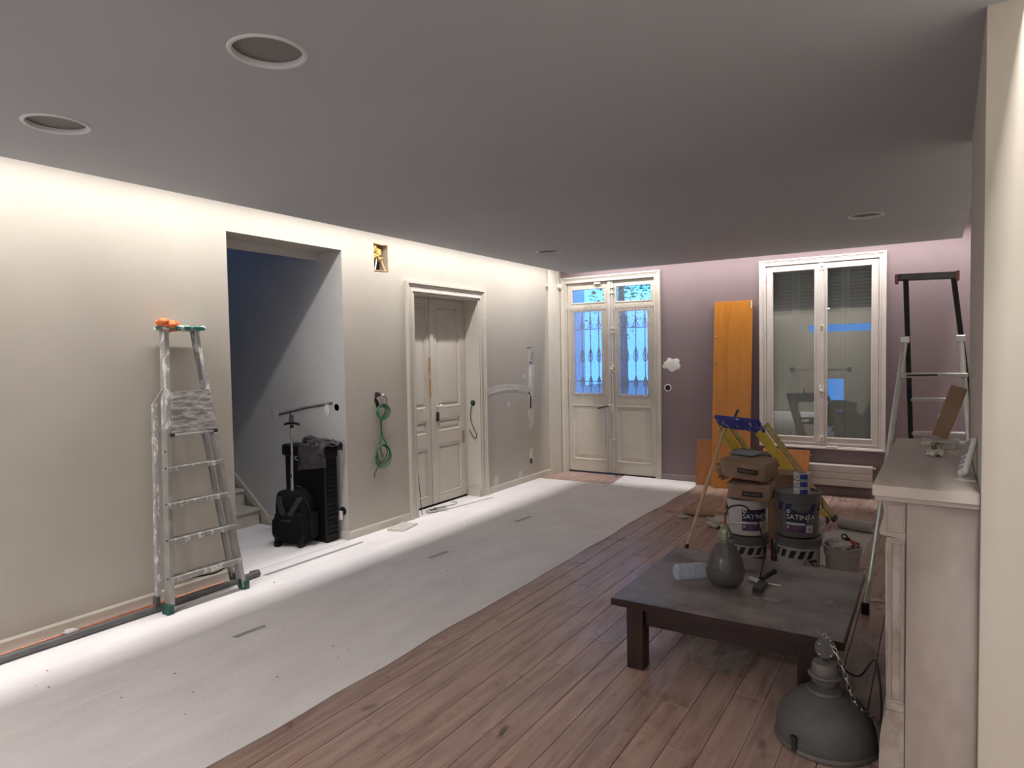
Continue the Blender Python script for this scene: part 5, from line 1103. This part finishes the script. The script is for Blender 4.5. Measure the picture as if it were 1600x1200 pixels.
# ------------------------------------------------------------------ mantelpiece
t = empty('mantelpiece', (4.19, 3.27, 0), 0, 'worn grey stone fireplace mantelpiece against the chimney breast', 'mantelpiece')
q = MB(); q.prism([(4.036, 2.565), (4.3375, 2.548), (4.3615, 3.985), (4.052, 3.985)], 1.052, 1.088); q.build('shelf', 'mantel_top', t)
q = MB(); q.prism([(4.043, 2.570), (4.338, 2.553), (4.3615, 3.98), (4.058, 3.98)], 1.036, 1.0515); q.build('shelf_moulding', 'mantel_stone', t)
for y0, y1 in ((2.590, 2.80), (3.76, 3.96)):
    xb = 4.339 + (y0 - 2.5) * .016
    q = MB(); q.box(4.134, y0, .001, xb, y1, 1.0355, .003); q.build('side_panel', 'mantel_stone', t)
    q = MB()
    pr = [(4.134, .30), (4.0825, .30), (4.080, .33), (4.076, .60), (4.074, .86), (4.078, .905), (4.134, .905)]
    q.prism(pr, y0 + .004, y1 - .004, lambda a, c, h: (a, h, c)); q.build('pilaster', 'mantel_worn', t)
    q = MB(); q.prism([(4.134, .905), (4.060, .912), (4.055, .925), (4.060, .94), (4.064, .96), (4.072, .99), (4.066, 1.02), (4.062, 1.0355), (4.134, 1.0355)], y0 - .002, y1 + .002, lambda a, c, h: (a, h, c)); q.build('capital', 'mantel_stone', t)
    q = MB(); q.prism([(4.134, .001), (4.058, .001), (4.060, .18), (4.066, .24), (4.080, .299), (4.134, .299)], y0 - .002, y1 + .002, lambda a, c, h: (a, h, c)); q.build('plinth', 'mantel_worn', t)
    q = ring_panel(lambda u, v, n: (u, y0 - n, v), 4.084, 4.133, .33, .895, [(0, .001), (.004, .005), (.010, .001)], False); q.build('pilaster_moulding', 'mantel_stone', t)
    q = ring_panel(lambda u, v, n: (u, y0 - .002 - n, v), 4.074, 4.133, .925, 1.025, [(0, .000), (.004, .004), (.008, .001)], False); q.build('capital_moulding', 'mantel_stone', t)
q = MB(); q.box(4.090, 2.80, .86, 4.34, 3.76, 1.0355, .003); q.build('frieze', 'mantel_stone', t)
q = MB(); q.box(4.30, 2.80, .001, 4.338, 3.76, .86); q.build('firebox', 'firebox_dark', t)
q = MB(); q.box(4.1345, 2.5885, .001, 4.1365, 2.5905, 1.035); q.build('joint', 'cable_dark', t)
# things on the mantel shelf
MZ = 1.0885
def slab(name, label, cat, pts, h, m): 
    q = MB(); q.prism(pts, MZ, MZ + h); return q.build(name, m, None, None, label, cat)
slab('batten_offcut', 'flat off-white batten lying across the mantel shelf', 'batten', [(4.163, 3.745), (4.318, 3.785), (4.320, 3.90), (4.162, 3.86)], .018, 'old_white')
t = empty('mosaic_sample', (4.25, 3.62, MZ), 0, 'dark and beige speckled block lying before the off-white batten', 'sample')
q = MB(); q.box(4.204, 3.610, MZ, 4.240, 3.66, MZ + .026, .002); q.build('dark_end', 'mosaic', t)
q = MB(); q.box(4.2405, 3.612, MZ, 4.300, 3.66, MZ + .024, .002); q.build('beige_end', 'mantel_worn', t)
q = MB()
for k, (x_, y_) in enumerate(((4.215, 3.36), (4.235, 3.40), (4.200, 3.39), (4.245, 3.36))): q.blob((x_, y_, MZ + .012), (.017, .03, .015), 30 + k, .7, 2.5, 2, MZ)
q.build('plaster_crumb', 'old_white', None, 20, 'crumbled white plaster lump on the mantel shelf', 'plaster')
t = empty('wood_offcut', (4.29, 3.95, MZ), 0, 'brown wooden offcut leaning against the chimney breast on mantel shelf', 'offcut')
a, c = Vector((4.238, 3.92, MZ + .026)), Vector((4.318, 3.92, MZ + .272))
q = MB(); q.bar(a, c, .100, .068, (1, 0, -.3), .002); q.build('board', 'offcut', t)
q = MB(); q.blob(lerp(a, c, .4) + Vector((-.026, -.02, 0)), (.012, .02, .02), 3, .4); q.build('dried_glue', 'old_white', t)
t = empty('thermostat', (4.31, 2.80, MZ), 0, 'white handheld thermostat leaning against the wall at mantel edge', 'thermostat')
q = MB(); a, c = Vector((4.300, 2.82, MZ + .012)), Vector((4.331, 2.89, MZ + .135)); ax = (c - a).normalized(); nx = Vector((-.90, -.25, .3)); nx = (nx - ax * nx.dot(ax)).normalized(); sx_ = ax.cross(nx)
q.obox((a + c) / 2, ax, sx_, nx, (c - a).length / 2, .028, .011, .008); q.build('casing', 'white_plastic', t)
q = MB(); q.obox(lerp(a, c, .72) + nx * .0115, ax, sx_, nx, .028, .020, .001); q.build('screen', 'screen_grey', t)
for k in (.18, .32, .44):
    q = MB(); q.obox(lerp(a, c, k) + nx * .0118, ax, sx_, nx, .006, .016, .0015, .001); q.build('button', 'bucket_dull', t)
q = MB(); q.prism([(4.282, 2.785), (4.300, 2.765), (4.336, 2.765), (4.337, 2.90), (4.300, 2.90)], MZ, MZ + .006); q.build('stand', 'old_white', t)
q = MB(); q.tube(smoothpts([(4.325, 2.79, MZ + .07), (4.332, 2.785, MZ + .03), (4.334, 2.78, MZ + .006)], 4), .0012, 5); q.build('wire', 'cable_dark', t)

# ------------------------------------------------------------------ black and silver stepladder behind the mantelpiece
t = empty('tall_stepladder', (4.15, 4.8, 0), 0, 'tall stepladder with black frame and silver legs behind the mantelpiece', 'stepladder')
sl0, sl1 = Vector((3.884, 4.335, .03)), Vector((4.058, 4.86, 1.60)); sr0, sr1 = Vector((4.46, 4.50, .03)), Vector((4.352, 4.95, 1.60))
for a, c in ((sl0, sl1), (sr0, sr1)):
    q = MB(); q.tube([a, c], .016, 12); q.build('silver_leg', 'alu', t, 40)
    q = MB(); q.obox(a + Vector((0, 0, .005)), (1, 0, 0), (0, 1, 0), (0, 0, 1), .022, .022, .034, .006); q.build('rubber_foot', 'ladder_black', t)
    q = MB(); q.obox(c + Vector((0, 0, .01)), (1, 0, 0), (0, 1, 0), (0, 0, 1), .026, .02, .022, .004); q.build('hinge', 'alu', t)
bl1, bl0 = Vector((4.058, 4.93, 2.0)), Vector((4.105, 5.62, .03)); br1, br0 = Vector((4.312, 5.02, 2.0)), Vector((4.56, 5.70, .03))
for a, c in ((bl0, bl1), (br0, br1)):
    q = MB(); q.bar(a, c, .030, .055, (0, 1, 0), .004); q.build('black_rail', 'ladder_black', t)
    q = MB(); q.obox(a + Vector((0, 0, .0)), (1, 0, 0), (0, 1, 0), (0, 0, 1), .024, .034, .028, .005); q.build('rubber_foot', 'ladder_black', t)
q = MB(); q.bar(bl1 + Vector((-.045, 0, .008)), br1 + Vector((.012, 0, .008)), .06, .042, (0, 0, 1), .006); q.build('top_tray', 'ladder_cap', t)
for p in (bl1 + Vector((-.05, 0, -.002)), br1 + Vector((.022, 0, .004))):
    q = MB(); q.obox(p, (1, 0, 0), (0, 1, 0), (0, 0, 1), .010, .034, .030, .004); q.build('tray_end', 'ladder_red', t)
q = MB(); a = lerp(sl0, sl1, .865) ; c = lerp(sr0, sr1, .865); q.bar(a, c, .15, .026, (0, 0, 1), .004); q.build('platform', 'alu', t)
q = MB(); q.bar(a + Vector((.04, -.076, .002)), c + Vector((-.04, -.076, .002)), .01, .010, (0, 0, 1)); q.build('platform_grip', 'ladder_black', t)
for k in (.40, .52):
    a, c = lerp(bl0, bl1, 1 - k + .0), lerp(br0, br1, 1 - k + .0); q = MB(); q.bar(a, c, .075, .022, (0, 0, 1), .004); q.build('step', 'alu', t)
for k in (.70, .86):
    a, c = lerp(bl0, bl1, 1 - k), lerp(br0, br1, 1 - k); q = MB(); q.bar(a, c, .075, .022, (0, 0, 1), .004); q.build('step', 'alu', t)
q = MB(); q.tube([lerp(sl0, sl1, .03), lerp(sr0, sr1, .03)], .009, 10); q.build('brace', 'alu', t, 40)
q = MB(); q.tube([lerp(sl0, sl1, .55), lerp(bl0, bl1, .45)], .006, 8); q.build('spreader', 'alu', t, 40)

# ------------------------------------------------------------------ outside
b = MB(); b.box(-12, D + .25, -.5, 16, 40, -.12); struct('ground_outside', b, 'outside_ground', 'paved ground outside the glazed door', 'ground')
b = MB(); b.box(-2.2, D + 2.2, -.12, -.86, D + 2.5, 3.4); struct('wall_outside', b, 'outside_wall', 'pale garden wall seen through the door transom', 'wall')
t = empty('garden_tree', (-.9, D + 4.2, -.12), 0, 'leafy tree outside seen through the transom of the glazed door', 'tree')
q = MB(); q.tube([(-.9, D + 4.2, -.12), (-.88, D + 4.2, 1.6), (-.95, D + 4.3, 3.0)], [.12, .10, .05], 10); q.build('trunk', 'bark', t, 40)
q = MB(); random.seed(3); vs = []; fs = []
for i in range(520):
    p = Vector((random.gauss(-.85, .42), D + 4.2 + random.gauss(0, .5), random.gauss(2.85, .32))); d = Vector((random.uniform(-1, 1), random.uniform(-1, 1), random.uniform(-1, 1))).normalized(); x_, y_ = frame_z(d); s_ = random.uniform(.025, .05); k = len(vs)
    vs += [p - x_ * s_, p + y_ * s_ * .5, p + x_ * s_, p - y_ * s_ * .5]; fs.append((k, k + 1, k + 2, k + 3))
q.mesh(vs, fs); o = q.build('foliage', 'leaf_green', t, fix=False); o['kind'] = 'stuff'
